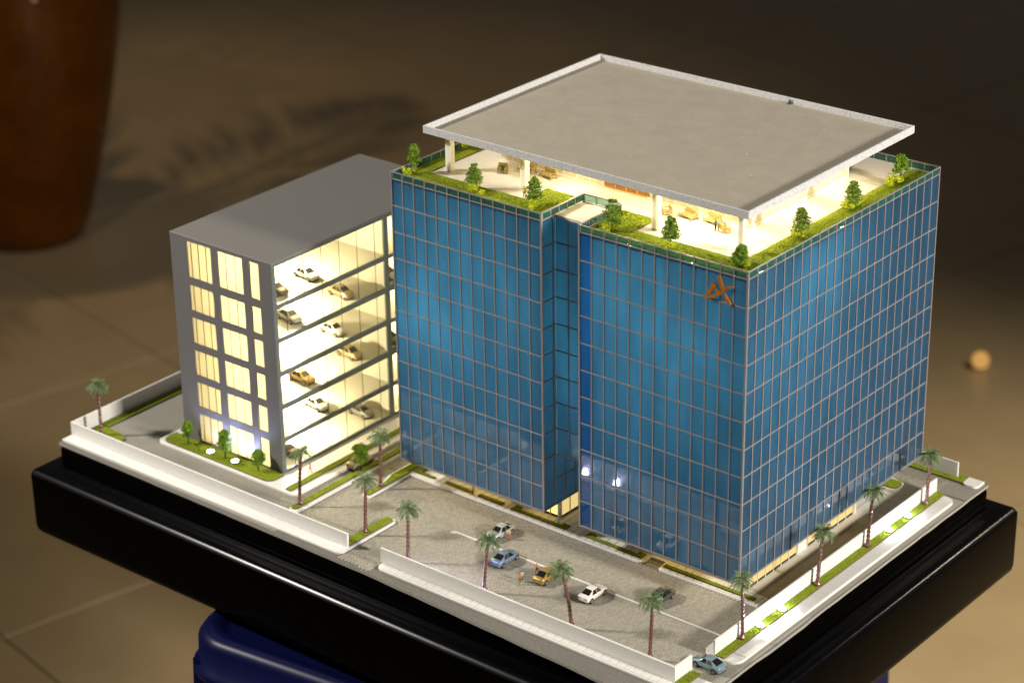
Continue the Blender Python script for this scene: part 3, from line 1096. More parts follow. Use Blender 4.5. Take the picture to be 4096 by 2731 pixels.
# lobby under the tower (set back, lit)
def lobby_run(x0, y0, x1, y1, n, pmat, post=0.028):
    d = Vector((x1 - x0, y1 - y0)) / n
    L = d.length
    a = math.atan2(d.y, d.x)
    b = MB()
    b.box(-L / 2 + post, L / 2 - post, -0.012, 0.012, 0.20, ZB - 0.045, pmat)
    me = b.mesh('lobby_window')
    k = MB(); k.box(-L / 2 + post, L / 2 - post, -0.016, 0.016, 0.07, 0.199, 'dark_plinth')
    km = k.mesh('lobby_plinth')
    p = MB(); p.box(-post * 0.8, post * 0.8, -0.03, 0.03, 0.07, ZB - 0.042, 'cream_post')
    pm_ = p.mesh('lobby_post')
    for i in range(n):
        c = Vector((x0, y0)) + d * (i + .5)
        link('lobby_window', me, TW, (c.x, c.y, 0), a)
        link('lobby_plinth', km, TW, (c.x, c.y, 0), a)
    for i in range(n + 1):
        c = Vector((x0, y0)) + d * i
        link('lobby_post', pm_, TW, (c.x, c.y, 0), a)
lobby_run(-13.4, 1.36, -10.8, 1.36, 5, 'lobby_pane_front')
lobby_run(-10.8, 1.36, -9.9, 1.36, 2, 'pav_pane')
lobby_run(-9.9, 1.36, -8.62, 1.36, 3, 'lobby_pane_front')
lobby_run(-8.60, 1.38, -8.60, 3.9, 5, 'lobby_pane_bright')
lobby_run(-6.3, 1.36, -4.5, 1.36, 4, 'pav_pane')
lobby_run(-4.5, 1.36, -0.56, 1.36, 8, 'lobby_pane_front')
lobby_run(-0.53, 1.40, -0.53, 4.30, 6, 'lobby_pane')
lobby_run(-0.53, 5.00, -0.53, 8.00, 6, 'lobby_pane')
b = MB(); b.box(-0.75, -0.50, 4.36, 4.94, 0.07, ZB - 0.042, 'white_slab'); link('lobby_pier', b.mesh('lobby_pier'), TW)
b = MB(); b.box(-0.75, -0.50, 8.06, 8.2, 0.07, ZB - 0.042, 'cream_post'); link('lobby_pier', b.mesh('lobby_pier'), TW)
b = MB(); b.box(-8.46, -8.40, 1.0, 1.06, 0.09, ZB - 0.042, 'column_white'); link('entrance_post', b.mesh('entrance_post'), TW)

# ------------------------------------------------------------------ roof pavilion and canopy (parts of the tower)
PX0, PX1, PY0, PY1 = -13.07, -2.30, 3.66, 9.60
CZ1 = 13.75
CZ0 = 13.48
pvn = empty('roof_pavilion', (-7.7, 6.6, ZT))
pvn.parent = TW
pvn.location = Vector((-7.7, 6.6, ZT)) - Vector(TW['_w'])
b = MB()
b.box(PX0, PX1, PY0, PY0 + 0.05, ZT, ZT + 0.10, 'column_white')
b.box(PX1 - 0.05, PX1, PY0 + 0.051, PY1, ZT, ZT + 0.10, 'column_white')
b.box(PX0, PX0 + 0.05, PY0 + 0.051, PY1, ZT, ZT + 0.10, 'column_white')
link('sill', b.mesh('sill'), pvn)
b = MB()
b.box(PX0 + 0.09, PX1 - 0.09, PY0 + 0.09, PY1 - 0.05, ZT, CZ0 - 0.002, 'pav_pane')
link('inner_wall', b.mesh('inner_wall'), pvn)
def pav_run(x0, y0, x1, y1, n, m='pav_pane', fm='column_white', name='window'):
    d = Vector((x1 - x0, y1 - y0)) / n
    L = d.length
    a = math.atan2(d.y, d.x)
    b = MB(); b.box(-L / 2 + 0.02, L / 2 - 0.02, -0.01, 0.01, ZT + 0.101, CZ0 - 0.03, m)
    me = b.mesh(name)
    p = MB(); p.box(-0.019, 0.019, -0.022, 0.022, ZT + 0.101, CZ0 - 0.002, fm)
    pm_ = p.mesh('window_post')
    for i in range(n):
        c = Vector((x0, y0)) + d * (i + .5)
        link(name, me, pvn, (c.x, c.y, 0), a)
    for i in range(n + 1):
        c = Vector((x0, y0)) + d * i
        link('window_post', pm_, pvn, (c.x, c.y, 0), a)
pav_run(PX0 + 0.03, PY0 + 0.03, -8.46, PY0 + 0.03, 8)
pav_run(-6.48, PY0 + 0.03, PX1 - 0.03, PY0 + 0.03, 8)
pav_run(PX1 - 0.03, PY0 + 0.06, PX1 - 0.03, PY1, 11)
pav_run(PX0 + 0.03, PY0 + 0.06, PX0 + 0.03, PY1, 11)
for i in range(4):
    x0 = -8.40 + i * 0.465
    b = MB(); b.box(x0 + 0.02, x0 + 0.445, PY0 - 0.01, PY0 + 0.02, ZT + 0.105, CZ0 - 0.03, 'door_wood')
    d_ = link('door', b.mesh('door'), pvn)
    b = MB()
    b.box(x0, x0 + 0.0195, PY0 - 0.02, PY0 + 0.02, ZT + 0.101, CZ0 - 0.02, 'door_edge')
    b.box(x0 + 0.4455, x0 + 0.463, PY0 - 0.02, PY0 + 0.02, ZT + 0.101, CZ0 - 0.02, 'door_edge')
    b.box(x0 + 0.02, x0 + 0.445, PY0 - 0.022, PY0 - 0.002, ZT + 0.101, ZT + 0.125, 'door_edge')
    link('door_frame', b.mesh('door_frame'), pvn)
for (cx, cy) in ((-13.78, 1.80), (-10.62, 2.05), (-4.80, 1.72), (-1.30, 1.55), (-13.78, 10.6)):
    b = MB(); b.bbox(cx - 0.115, cx + 0.115, cy - 0.115, cy + 0.115, ZT - 0.001, CZ0 - 0.001, 'column_acrylic', 0.001)
    link('column', b.mesh('column'), pvn)
CX0, CX1, CY0, CY1 = -14.48, -0.84, 1.20, 11.40
b = MB(); b.box(CX0 + 0.06, CX1 - 0.06, CY0 + 0.06, CY1 - 0.06, CZ0 + 0.004, CZ0 + 0.05, 'column_white', 'roof_grey')
can = link('canopy', b.mesh('canopy'), pvn)
for (x0, x1, y0, y1) in ((CX0, CX1, CY0, CY0 + 0.06), (CX0, CX1, CY1 - 0.06, CY1), (CX0, CX0 + 0.06, CY0 + 0.0605, CY1 - 0.0605), (CX1 - 0.06, CX1, CY0 + 0.0605, CY1 - 0.0605)):
    b = MB(); b.bbox(x0, x1, y0, y1, CZ0, CZ1, 'granite', 0.006)
    link('fascia', b.mesh('fascia'), can)
# canopy downlights that really light the terrace
for (x, y, e) in ((-12.2, 2.9, 20), (-9.3, 2.9, 150), (-6.6, 2.7, 90), (-3.9, 2.6, 170), (-1.75, 3.4, 70), (-1.75, 5.9, 90), (-1.75, 8.4, 80), (-13.6, 6.0, 50)):
    b = MB(); b.lathe([(0.05, CZ0 - 0.02), (0.06, CZ0 - 0.012), (0.06, CZ0 + 0.002)], 'canopy_lens', 12)
    link('downlight', b.mesh('downlight'), can, (x, y, 0))
    lamp('downlight_glow', 'POINT', (x, y, CZ0 - 0.10), e * 1.35, (1.0, 0.84, 0.52), 0.06)
# orange emblem on the glass
lg = empty('emblem', (-0.98, -0.05, 11.45))
lg.parent = TW
lg.location = Vector((-0.98, -0.05, 11.45)) - Vector(TW['_w'])
def stroke(pts, ws, y0=-0.10, y1=-0.045):
    """flat bar of varying width that follows pts (x, z)"""
    b = MB()
    l, r = [], []
    for i, (x, z) in enumerate(pts):
        a = pts[max(i - 1, 0)]; c = pts[min(i + 1, len(pts) - 1)]
        t = Vector((c[0] - a[0], c[1] - a[1])).normalized()
        nrm = Vector((-t.y, t.x)) * ws[i]
        l.append((x + nrm.x, z + nrm.y)); r.append((x - nrm.x, z - nrm.y))
    poly = l + r[::-1]
    n = len(poly)
    v = [(p[0], y0, p[1]) for p in poly] + [(p[0], y1, p[1]) for p in poly]
    k = len(pts)
    f = []
    for i in range(k - 1):
        f.append((i, i + 1, n - 2 - i, n - 1 - i))
        f.append((n + i + 1, n + i, n + n - 1 - i, n + n - 2 - i))
    for i in range(n):
        j = (i + 1) % n
        f.append((j, i, n + i, n + j))
    b.add(v, f, 'logo_orange')
    me = b.mesh('stroke')
    bm = bmesh.new(); bm.from_mesh(me); bmesh.ops.recalc_face_normals(bm, faces=bm.faces); bm.to_mesh(me); bm.free()
    return me
link('stroke', stroke([(-1.20, 11.66), (-1.36, 11.36), (-1.52, 11.07)], [0.060, 0.064, 0.05]), lg)
link('stroke', stroke([(-1.53, 11.05), (-1.25, 11.19), (-0.98, 11.38), (-0.78, 11.58), (-0.60, 11.68), (-0.43, 11.70)], [0.022, 0.052, 0.056, 0.052, 0.040, 0.012], -0.13, -0.101), lg)
link('stroke', stroke([(-1.21, 11.64), (-1.14, 11.48), (-1.06, 11.33)], [0.05, 0.045, 0.025], -0.105, -0.05), lg)
link('stroke', stroke([(-1.06, 11.92), (-0.97, 11.70), (-0.88, 11.52)], [0.07, 0.066, 0.05], -0.098, -0.043), lg)
link('stroke', stroke([(-0.84, 11.38), (-0.72, 11.20), (-0.60, 11.05)], [0.04, 0.06, 0.06], -0.098, -0.043), lg)

# lights inside the tower shell
for (x, y, z, e) in ((-13.5, 1.8, 6.9, 66), (-12.2, 2.4, 9.8, 50), (-10.6, 2.6, 5.6, 16), (-9.6, 2.4, 8.8, 26), (-13.6, 2.0, 3.4, 9), (-5.6, 2.4, 5.4, 12),
                     (-5.0, 2.4, 10.4, 48), (-2.8, 2.4, 9.0, 40), (-2.4, 2.8, 5.4, 16), (-1.7, 4.6, 10.8, 44), (-1.5, 1.8, 8.8, 14), (-2.0, 2.8, 6.8, 10), (-4.8, 2.4, 7.6, 16), (-7.4, 3.0, 6.4, 38)):
    lamp('tower_glow', 'POINT', (x, y, z), e * 1.4, (0.95, 1.0, 0.92), 0.5)

# ------------------------------------------------------------------ parking block
GX0, GX1, GY0, GY1, GZ = -24.10, -18.87, -2.28, 8.08, 8.58
PK = empty('parking_block', ((GX0 + GX1) / 2, (GY0 + GY1) / 2, 0))
tag(PK, 'low grey parking block glowing with warm light and full of model cars', 'parking garage')
rowsF = [(0.18, 1.31), (1.63, 2.65), (2.96, 3.98), (4.29, 5.33), (5.62, 6.65), (6.97, 8.40)]
rowsR = [(0.21, 1.36), (1.55, 2.68), (2.91, 4.03), (4.23, 5.37), (5.57, 6.71), (6.90, 8.40)]
colsF = [(-23.22, -21.98), (-21.61, -20.35), (-19.98, -19.52)]
colsR = [(-2.09, 3.73), (3.97, 7.88)]

def grid_wall(us, zs, holes, d0, d1, axis, m):
    """wall sheet with window openings cut out; us/zs are break points; holes = list of (u0,u1,z0,z1)"""
    b = MB()
    def hole(i, j):
        if i < 0 or j < 0 or i >= len(us) - 1 or j >= len(zs) - 1:
            return True
        uc, zc = (us[i] + us[i + 1]) / 2, (zs[j] + zs[j + 1]) / 2
        return any(h[0] < uc < h[1] and h[2] < zc < h[3] for h in holes)
    def P(u, d, z):
        return (u, d, z) if axis == 'x' else (d, u, z)
    for i in range(len(us) - 1):
        for j in range(len(zs) - 1):
            if hole(i, j):
                continue
            u0, u1, z0, z1 = us[i], us[i + 1], zs[j], zs[j + 1]
            b.face([P(u0, d0, z0), P(u1, d0, z0), P(u1, d0, z1), P(u0, d0, z1)], m)
            b.face([P(u1, d1, z0), P(u0, d1, z0), P(u0, d1, z1), P(u1, d1, z1)], m)
            if hole(i - 1, j): b.face([P(u0, d1, z0), P(u0, d0, z0), P(u0, d0, z1), P(u0, d1, z1)], m)
            if hole(i + 1, j): b.face([P(u1, d0, z0), P(u1, d1, z0), P(u1, d1, z1), P(u1, d0, z1)], m)
            if hole(i, j - 1): b.face([P(u0, d0, z0), P(u0, d1, z0), P(u1, d1, z0), P(u1, d0, z0)], m)
            if hole(i, j + 1): b.face([P(u0, d0, z1), P(u1, d0, z1), P(u1, d1, z1), P(u0, d1, z1)], m)
    return b
us = sorted({GX0, GX1 - 0.003} | {u for c in colsF for u in c})
zs = sorted({0.0, GZ - 0.06} | {z for r in rowsF for z in r})
b = grid_wall(us, zs, [(c[0], c[1], r[0], r[1]) for c in colsF for r in rowsF], GY0, GY0 + 0.08, 'x', 'garage_grey')
link('front_wall', b.mesh('front_wall'), PK)
us = sorted({GY0 + 0.003, GY1} | {u for c in colsR for u in c})
zs = sorted({0.0, GZ - 0.06} | {z for r in rowsR for z in r})
b = grid_wall(us, zs, [(c[0], c[1], r[0], r[1]) for c in colsR for r in rowsR], GX1, GX1 - 0.08, 'y', 'garage_slate')
link('side_frame', b.mesh('side_frame'), PK)
b = MB()
b.box(GX0, GX0 + 0.08, GY0 + 0.081, GY1, 0.0, GZ - 0.061, 'garage_grey')
b.box(GX0 + 0.081, GX1 - 0.081, GY1 - 0.08, GY1, 0.0, GZ - 0.061, 'garage_grey')
link('back_wall', b.mesh('back_wall'), PK)
b = MB()
b.bbox(GX0 - 0.004, GX1 + 0.004, GY0 - 0.004, GY1 + 0.004, GZ - 0.0595, GZ, 'garage_roof', 0.012)
link('roof', b.mesh('roof'), PK)
b = MB()
b.box(GX0 + 0.08, GX1 - 0.08, GY1 - 0.003, GY1 + 0.008, GZ - 0.05, GZ + 0.010, 'garage_edge')
b.box(GX0 - 0.008, GX0 + 0.003, GY0 + 2.0, GY1 - 0.1, GZ - 0.05, GZ + 0.010, 'garage_edge')
link('roof_trim', b.mesh('roof_trim'), PK)
# interior
b = MB()
b.box(GX0 + 0.082, GX0 + 0.12, GY0 + 0.09, GY1 - 0.09, 0.1, GZ - 0.07, 'garage_white')
b.box(GX0 + 0.121, GX1 - 0.09, 3.83, 3.88, 0.1, GZ - 0.07, 'garage_white')
link('inner_wall', b.mesh('inner_wall'), PK)
for k, (z0, z1) in enumerate(rowsR):
    b = MB()
    b.box(GX0 + 0.122, GX1 - 0.085, GY0 + 0.085, GY1 - 0.085, z0 - 0.10, z0 - 0.012, 'garage_white')
    link('floor_slab', b.mesh('floor_slab'), PK)
b = MB(); b.box(GX0 + 0.122, GX1 - 0.085, GY0 + 0.085, GY1 - 0.085, GZ - 0.10, GZ - 0.065, 'garage_white'); link('ceiling', b.mesh('ceiling'), PK)
# front panes (frosted) with thin dark joints
c1 = [-23.22, -23.03, -22.65, -22.25, -21.98]
c2 = [-21.61, -21.22, -20.75, -20.35]
c3 = [-19.98, -19.52]
pmf = {}
for (z0, z1) in rowsF:
    for cc in (c1, c2, c3):
        for i in range(len(cc) - 1):
            w, h = cc[i + 1] - cc[i] - 0.022, z1 - z0 - 0.006
            k = (round(w, 3), round(h, 3))
            if k not in pmf:
                pmf[k] = pane_mesh(w, h, 0.02, 'x', 'window_film', 'inner_clear')
            link('window_pane', pmf[k], PK, ((cc[i] + cc[i + 1]) / 2, GY0 + 0.03, (z0 + z1) / 2))
        for xj in cc[1:-1]:
            b = MB(); b.box(xj - 0.011, xj + 0.011, GY0 + 0.018, GY0 + 0.05, z0, z1, 'joint_black'); link('window_bar', b.mesh('window_bar'), PK)
# side panes (clear)
ry = [-2.09, -1.58, -0.64, 0.33, 1.29, 2.26, 3.23, 3.73]
ry2 = [3.97, 4.9, 5.9, 6.9, 7.88]
for (z0, z1) in rowsR:
    for rr_ in (ry, ry2):
        for i in range(len(rr_) - 1):
            w, h = rr_[i + 1] - rr_[i] - 0.014, z1 - z0 - 0.006
            k = ('s', round(w, 3), round(h, 3))
            if k not in pmf:
                pmf[k] = pane_mesh(w, h, 0.012, 'y', 'garage_glass', 'inner_clear')
            link('window_pane', pmf[k], PK, (GX1 - 0.03, (rr_[i] + rr_[i + 1]) / 2, (z0 + z1) / 2))
        for yj in rr_[1:-1]:
            b = MB(); b.box(GX1 - 0.045, GX1 - 0.026, yj - 0.007, yj + 0.007, z0, z1, 'joint_black'); link('window_bar', b.mesh('window_bar'), PK)
for k, (z0, z1) in enumerate(rowsR):
    b = MB(); b.box(-21.0, -20.0, 0.0, 0.1, z1 + 0.0, z1 + 0.05, 'canopy_lens'); link('strip_light', b.mesh('strip_light'), PK)
    lamp('parking_glow', 'POINT', (-20.5, 0.05, z1 - 0.16), 720 if k < 5 else 820, (1.0, 0.86, 0.56), 0.10)
    lamp('parking_glow', 'POINT', (-20.9, 6.0, z1 - 0.16), 260, (1.0, 0.84, 0.48), 0.10)

# ------------------------------------------------------------------ ground lights
def led(x, y, z, label, e=26):
    t = empty('ground_light', (x, y, z))
    tag(t, label, 'ground light', 'small round ground lights')
    b = MB(); b.lathe([(0.150, -0.03), (0.155, 0.03), (0.140, 0.040), (0.136, 0.03)], 'led_rim', 20)
    lchild('rim', b.mesh('rim', True), t)
    b = MB(); b.lathe([(0.134, 0.02), (0.128, 0.045), (0.08, 0.062), (0.012, 0.070)], 'led_lens', 20)
    lchild('lens', b.mesh('lens', True), t)
    if x < -15:
        lamp('ground_light_glow', 'SPOT', (x, y, z + 0.08), e, (0.46, 0.52, 1.0), 0.06, (x, y + 0.62, z + 1.0), 118, 0.5)
    elif y < -3:
        lamp('ground_light_glow', 'POINT', (x, y, z + 0.16), e, (0.60, 0.55, 1.0), 0.08)
    else:
        lamp('ground_light_glow', 'SPOT', (x, y, z + 0.09), e * 0.95, (0.76, 0.86, 1.0), 0.07, (x - 0.5, y, z + 0.75), 150, 0.4)
        lamp('ground_light_glow', 'POINT', (x + 0.06, y, z + 0.13), e * 0.5, (0.76, 0.86, 1.0), 0.07)
ZL = ZK + 0.075
led(-22.25, -2.74, ZL, 'round white light in the lawn left of the middle tree', 330)
led(-20.94, -2.74, ZL, 'round white light in the lawn right of the middle tree', 330)
led(1.19, -0.48, ZL, 'round white light on the right strip nearest the street corner', 60)
led(1.18, 0.84, ZL, 'second round white light on the right strip, before the second palm', 60)
led(1.20, 7.65, ZL, 'round white light on the right strip just past the third palm', 60)
led(1.18, 8.97, ZL, 'round white light on the right strip before the farthest palm', 60)
led(-9.95, -4.57, 0.10, 'hidden round light behind the front wall nearer the first palm', 55)
led(-8.53, -4.60, 0.10, 'hidden round light behind the front wall nearer the second palm', 55)

# ------------------------------------------------------------------ palms
def palm_proto(seed, lean):
    rnd = random.Random(seed)
    b = MB()
    pts, rad = [], []
    n = 26
    for i in range(n + 1):
        t = i / n
        bend = lean * (t ** 1.6)
        pts.append((bend, 0.02 * math.sin(3 * t + seed), 2.10 * t))
        r = 0.062 + 0.05 * max(0, 1 - t * 9) - 0.010 * t
        rad.append(r * (1.24 if i % 2 else 0.86) + rnd.uniform(-.003, .003))
    b.tube(pts, rad, 'palm_bark', 9)
    return b.mesh('trunk'), pts[-1]
fr_v = [frond_mesh('frond', 'palm_leaf', 12, 0.75 + 0.12 * k, 0.42 + 0.1 * k, 0.42, 0.042, 11 + k) for k in range(3)]
GP = 'model palm trees'
palms = [((-10.93, -4.27, 0.10), 0.10, 2, 'first palm from the left behind the front wall, trunk lit violet'),
         ((-7.51, -4.25, 0.10), 0.22, 20, 'palm behind the front wall beside the blue car'),
         ((-3.78, -4.23, 0.10), 0.33, 219, 'palm behind the front wall leaning left over the gold car'),
         ((-0.57, -4.23, 0.10), 0.10, 90, 'palm at the right end of the front wall before the dark car'),
         ((1.15, -1.51, 0.14), 0.12, 140, 'nearest palm on the right grass strip by the tower corner'),
         ((1.22, 2.93, 0.14), 0.16, 60, 'second palm up the right grass strip'),
         ((1.18, 6.23, 0.14), 0.12, 40, 'third palm up the right grass strip'),
         ((1.23, 10.16, 0.14), 0.05, 10, 'farthest palm on the right grass strip, trunk glowing violet'),
         ((-16.70, -3.63, 0.14), 0.14, 80, 'palm at the tip of the narrow median before the parking block'),
         ((-15.32, -0.80, 0.14), 0.06, 75, 'palm in the tapering bed by the left corner of the tower'),
         ((-13.42, -3.72, 0.14), 0.10, 60, 'palm on the grass island at the gap in the front wall'),
         ((-26.77, -4.17, 0.08), 0.02, 30, 'lone palm in the far left corner lawn')]
for k, (p, lean, az, lab) in enumerate(palms):
    rnd = random.Random(50 + k)
    tme, top = palm_proto(k, lean)
    root = empty('palm_tree', p, math.radians(az))
    tag(root, lab, 'palm tree', GP)
    s = rnd.uniform(0.96, 1.04)
    lchild('trunk', tme, root, (0, 0, 0), (0, 0, 0), (1, 1, s))
    topv = (top[0], top[1], top[2] * s - 0.01)
    nf = 27
    for i in range(nf):
        ring = i % 3
        a = i * 2.39996 + rnd.uniform(-.2, .2)
        tilt = (0.45, 0.05, -0.85)[ring] + rnd.uniform(-.12, .12)
        L = (0.47, 0.49, 0.39)[ring] * rnd.uniform(0.9, 1.1)
        lchild('frond', fr_v[rnd.randrange(3)], root, topv, (rnd.uniform(-.2, .2), tilt, a), (L, L, L))

# ------------------------------------------------------------------ trees and shrubs
def leaf_cloud(b, c, r, n, m, rnd, size=0.035):
    for _ in range(n):
        while True:
            q = Vector((rnd.uniform(-1, 1), rnd.uniform(-1, 1), rnd.uniform(-1, 1)))
            if q.length < 1 and q.length > 0.35:
                break
        p = Vector(c) + Vector((q.x * r[0], q.y * r[1], q.z * r[2]))
        nn = (q + Vector((rnd.uniform(-.7, .7), rnd.uniform(-.7, .7), rnd.uniform(-.3, .9)))).normalized()
        u = nn.cross(Vector((rnd.uniform(-1, 1), rnd.uniform(-1, 1), 0.3))).normalized()
        w = nn.cross(u)
        s = size * rnd.uniform(0.6, 1.4)
        b.add([p - u * s, p - w * s * 0.5 + nn * s * .2, p + u * s, p + w * s * 0.5 + nn * s * .2], [(0, 1, 2, 3)], m)

def tiered_tree(seed, h=1.0, m='leaf_dark', tiers=5, wide=0.34):
    rnd = random.Random(seed)
    t = MB()
    t.tube([(0, 0, -0.03), (0.01, 0, h * 0.3), (-0.01, 0.01, h * 0.6), (0, 0, h * 0.93)], [0.026, 0.022, 0.016, 0.006], 'tree_bark', 7)
    c = MB()
    for k in range(tiers):
        f = k / (tiers - 1)
        z = h * (0.30 + 0.62 * f)
        R = wide * (1.0 - 0.25 * abs(f - 0.25) - 0.55 * max(0, f - 0.35))
        nb = 5 if f < 0.8 else 3
        a0 = rnd.uniform(0, 6)
        for j in range(nb):
            a = a0 + j * 2 * math.pi / nb + rnd.uniform(-.3, .3)
            rr_ = R * rnd.uniform(0.42, 0.62)
            cx, cy = math.cos(a) * rr_, math.sin(a) * rr_
            zz = z + rnd.uniform(-.03, .03)
            t.tube([(0, 0, z - 0.05), (cx * 0.9, cy * 0.9, zz - 0.01)], [0.010, 0.005], 'tree_bark', 4)
            leaf_cloud(c, (cx, cy, zz), (R * 0.52, R * 0.52, h * 0.045), 80, m, rnd, 0.034)
        leaf_cloud(c, (0, 0, z + 0.02), (R * 0.45, R * 0.45, h * 0.045), 40, m, rnd, 0.034)
    return t.mesh('trunk'), c.mesh('crown')

def bushy_tree(seed, h=1.0, m='leaf_mid', wide=0.26, lo=0.32):
    rnd = random.Random(seed)
    t = MB()
    t.tube([(0, 0, -0.03), (0.01, 0.01, h * 0.3), (0, 0, h * 0.8)], [0.028, 0.022, 0.008], 'tree_bark', 7)
    c = MB()
    for k in range(30 if wide < 0.5 else 80):
        f = rnd.random()
        z = h * (lo + (0.92 - lo) * f)
        R = wide * math.sin(math.pi * (0.22 + 0.70 * f)) ** 0.8
        a = rnd.uniform(0, 6.28)
        rr_ = R * rnd.uniform(0.25, 0.75)
        cx, cy = math.cos(a) * rr_, math.sin(a) * rr_
        t.tube([(0, 0, z - 0.08), (cx, cy, z)], [0.010, 0.004], 'tree_bark', 4)
        leaf_cloud(c, (cx, cy, z), (0.105, 0.105, 0.085), 72, m, rnd, 0.032)
    return t.mesh('trunk'), c.mesh('crown')

GT = 'small model trees'
prot = [tiered_tree(1), tiered_tree(2, tiers=6, wide=0.35), bushy_tree(3, m='leaf_dark', wide=0.27), tiered_tree(4, tiers=4, wide=0.36), bushy_tree(5, m='leaf_mid', wide=0.28), bushy_tree(6, m='leaf_mid', wide=0.34), bushy_tree(8, m='leaf_mid', wide=0.50, lo=0.08)]
def tree(p, k, h, label, rz=0.0, tilt=0.0):
    e = empty('tree', p, rz)
    e.rotation_euler = (tilt, 0, rz)
    tag(e, label, 'tree', GT)
    lchild('trunk', prot[k][0], e, scale=(h, h, h))
    lchild('crown', prot[k][1], e, scale=(h, h, h))
ZR = ZT + 0.05
tree((-14.62, 0.80, ZR), 2, 1.06, 'dense round tree at the left front corner of the roof terrace', 0.4)
tree((-11.86, 0.82, ZR), 1, 0.95, 'tiered tree on the roof edge left of the standing figure', 1.3)
tree((-9.27, 0.90, ZR), 0, 1.02, 'dark tiered tree at the left lip of the roof recess', 2.2)
tree((-5.89, 0.77, ZR), 3, 1.06, 'open tiered tree at the right lip of the roof recess', 0.9)
tree((-3.50, 0.72, ZR), 1, 1.02, 'tiered tree midway along the right roof lawn front', 3.1)
tree((-0.86, 0.60, ZR), 6, 0.78, 'leaning bushy tree at the near corner of the roof', 2.0, 0.28)
tree((-0.62, 3.99, ZR), 0, 1.00, 'first tree along the right roof edge past the corner', 4.0)
tree((-0.60, 7.12, ZR), 1, 0.99, 'middle tree along the right roof edge', 5.0)
tree((-0.56, 10.12, ZR), 4, 1.06, 'farthest roundest tree along the right roof edge', 0.2)
tree((-23.47, -2.72, ZL), 4, 0.95, 'left tree on the lawn of the parking block', 1.0)
tree((-21.44, -2.74, ZL), 4, 1.20, 'middle tree lit from below on the parking block lawn', 2.0)
tree((-19.74, -2.70, ZL), 5, 0.95, 'right tree by the corner of the parking block', 3.0)
tree((-16.74, -0.30, ZL), 5, 1.18, 'bright bushy tree on the narrow grass median', 4.0)

GB = 'yellow green shrubs on the roof'
def shrub(p, label, s=1.0, seed=0, sx=1.0, sy=1.0):
    rnd = random.Random(seed)
    b = MB()
    for k in range(9):
        a = rnd.uniform(0, 6.28); r = rnd.uniform(0, 0.20)
        leaf_cloud(b, (math.cos(a) * r * sx, math.sin(a) * r * sy, 0.06 + rnd.uniform(0, 0.11)), (0.095, 0.095, 0.08), 44, 'leaf_yellow', rnd, 0.026)
    e = link('shrub', b.mesh('shrub'), None, p, 0, s * 1.3)
    tag(e, label, 'shrub', GB)
shrub((-14.64, 0.55, ZR), 'yellow shrub at the foot of the left corner roof tree', 0.9, 1)
shrub((-11.70, 0.60, ZR), 'yellow shrub under the roof tree left of the standing figure', 1.1, 2, 1.5)
shrub((-9.22, 0.62, ZR), 'yellow shrub under the tree at the left lip of the recess', 1.05, 3)
shrub((-5.92, 0.56, ZR), 'yellow shrub under the tree at the right lip of the recess', 0.85, 4)
shrub((-3.44, 0.48, ZR), 'yellow shrub under the tree midway along the right roof lawn', 0.85, 5)
shrub((-0.50, 0.72, ZR), 'yellow shrub beside the leaning tree at the near roof corner', 0.7, 6)
shrub((-0.66, 3.80, ZR), 'yellow shrub under the first tree on the right roof edge', 1.1, 7, 1, 1.3)
shrub((-0.68, 6.98, ZR), 'yellow shrub under the middle tree on the right roof edge', 1.1, 8, 1, 1.5)
shrub((-0.72, 9.85, ZR), 'spreading yellow shrub under the farthest tree on the right roof edge', 1.2, 9, 1, 2.0)
shrub((-14.70, 3.85, ZR), 'yellow shrub alone on the left roof lawn near the canopy', 1.1, 10)

# roof lawns
GL = 'lawns on the roof terrace'
RZ = ZT - 0.002
bed(rect(-14.90, -9.95, 0.05, 1.18), RZ, 'roof lawn along the front left edge of the terrace', GL, th=0.05)
bed(rect(-9.94, -8.34, 0.05, 2.42), RZ, 'square roof lawn beside the left side of the recess', GL, th=0.05)
bed(rect(-14.90, -14.24, 1.19, 11.7), RZ, 'roof lawn strip along the left side of the terrace', GL, th=0.05)
bed(rect(-6.61, -5.24, 0.05, 2.36), RZ, 'square roof lawn beside the right side of the recess', GL, th=0.05)
bed(rect(-5.23, -0.05, 0.05, 1.15), RZ, 'roof lawn along the front right edge of the terrace', GL, th=0.05)
bed(rect(-0.93, -0.05, 1.16, 11.6), RZ, 'roof lawn strip along the right side of the terrace', GL, th=0.05)

# small scraps left on the canopy roof
for (x, y, s_) in ((-4.2, 6.0, .05), (-5.2, 7.3, .04), (-3.4, 9.6, .045), (-7.1, 3.4, .05), (-6.8, 7.6, .04), (-2.9, 4.4, .04), (-9.3, 6.6, .04), (-5.0, 8.0, .05)):
    b = MB()
    a = random.uniform(0, 3)
    b.tube([(0, 0, 0.012), (math.cos(a) * s_, math.sin(a) * s_, 0.02), (math.cos(a) * s_ * 2, math.sin(a) * s_ * 1.7, 0.012)], [0.006, 0.008, 0.004], 'scrap_white', 5)
    tag(link('paint_crumb', b.mesh('paint_crumb'), None, (x, y, CZ0 + 0.052)), 'tiny pale crumb lying on the grey canopy roof', 'crumb', 'pale crumbs on the canopy roof')
b = MB(); b.tube([(0, 0, 0), (0.02, 0, 0.10), (0.03, 0, 0.20)], [0.07, 0.045, 0.008], 'scrap_green', 6)
tag(link('foliage_scrap', b.mesh('foliage_scrap'), None, (-5.9, 11.28, CZ0 + 0.052)), 'dark green scrap against the far rim of the canopy', 'scrap')

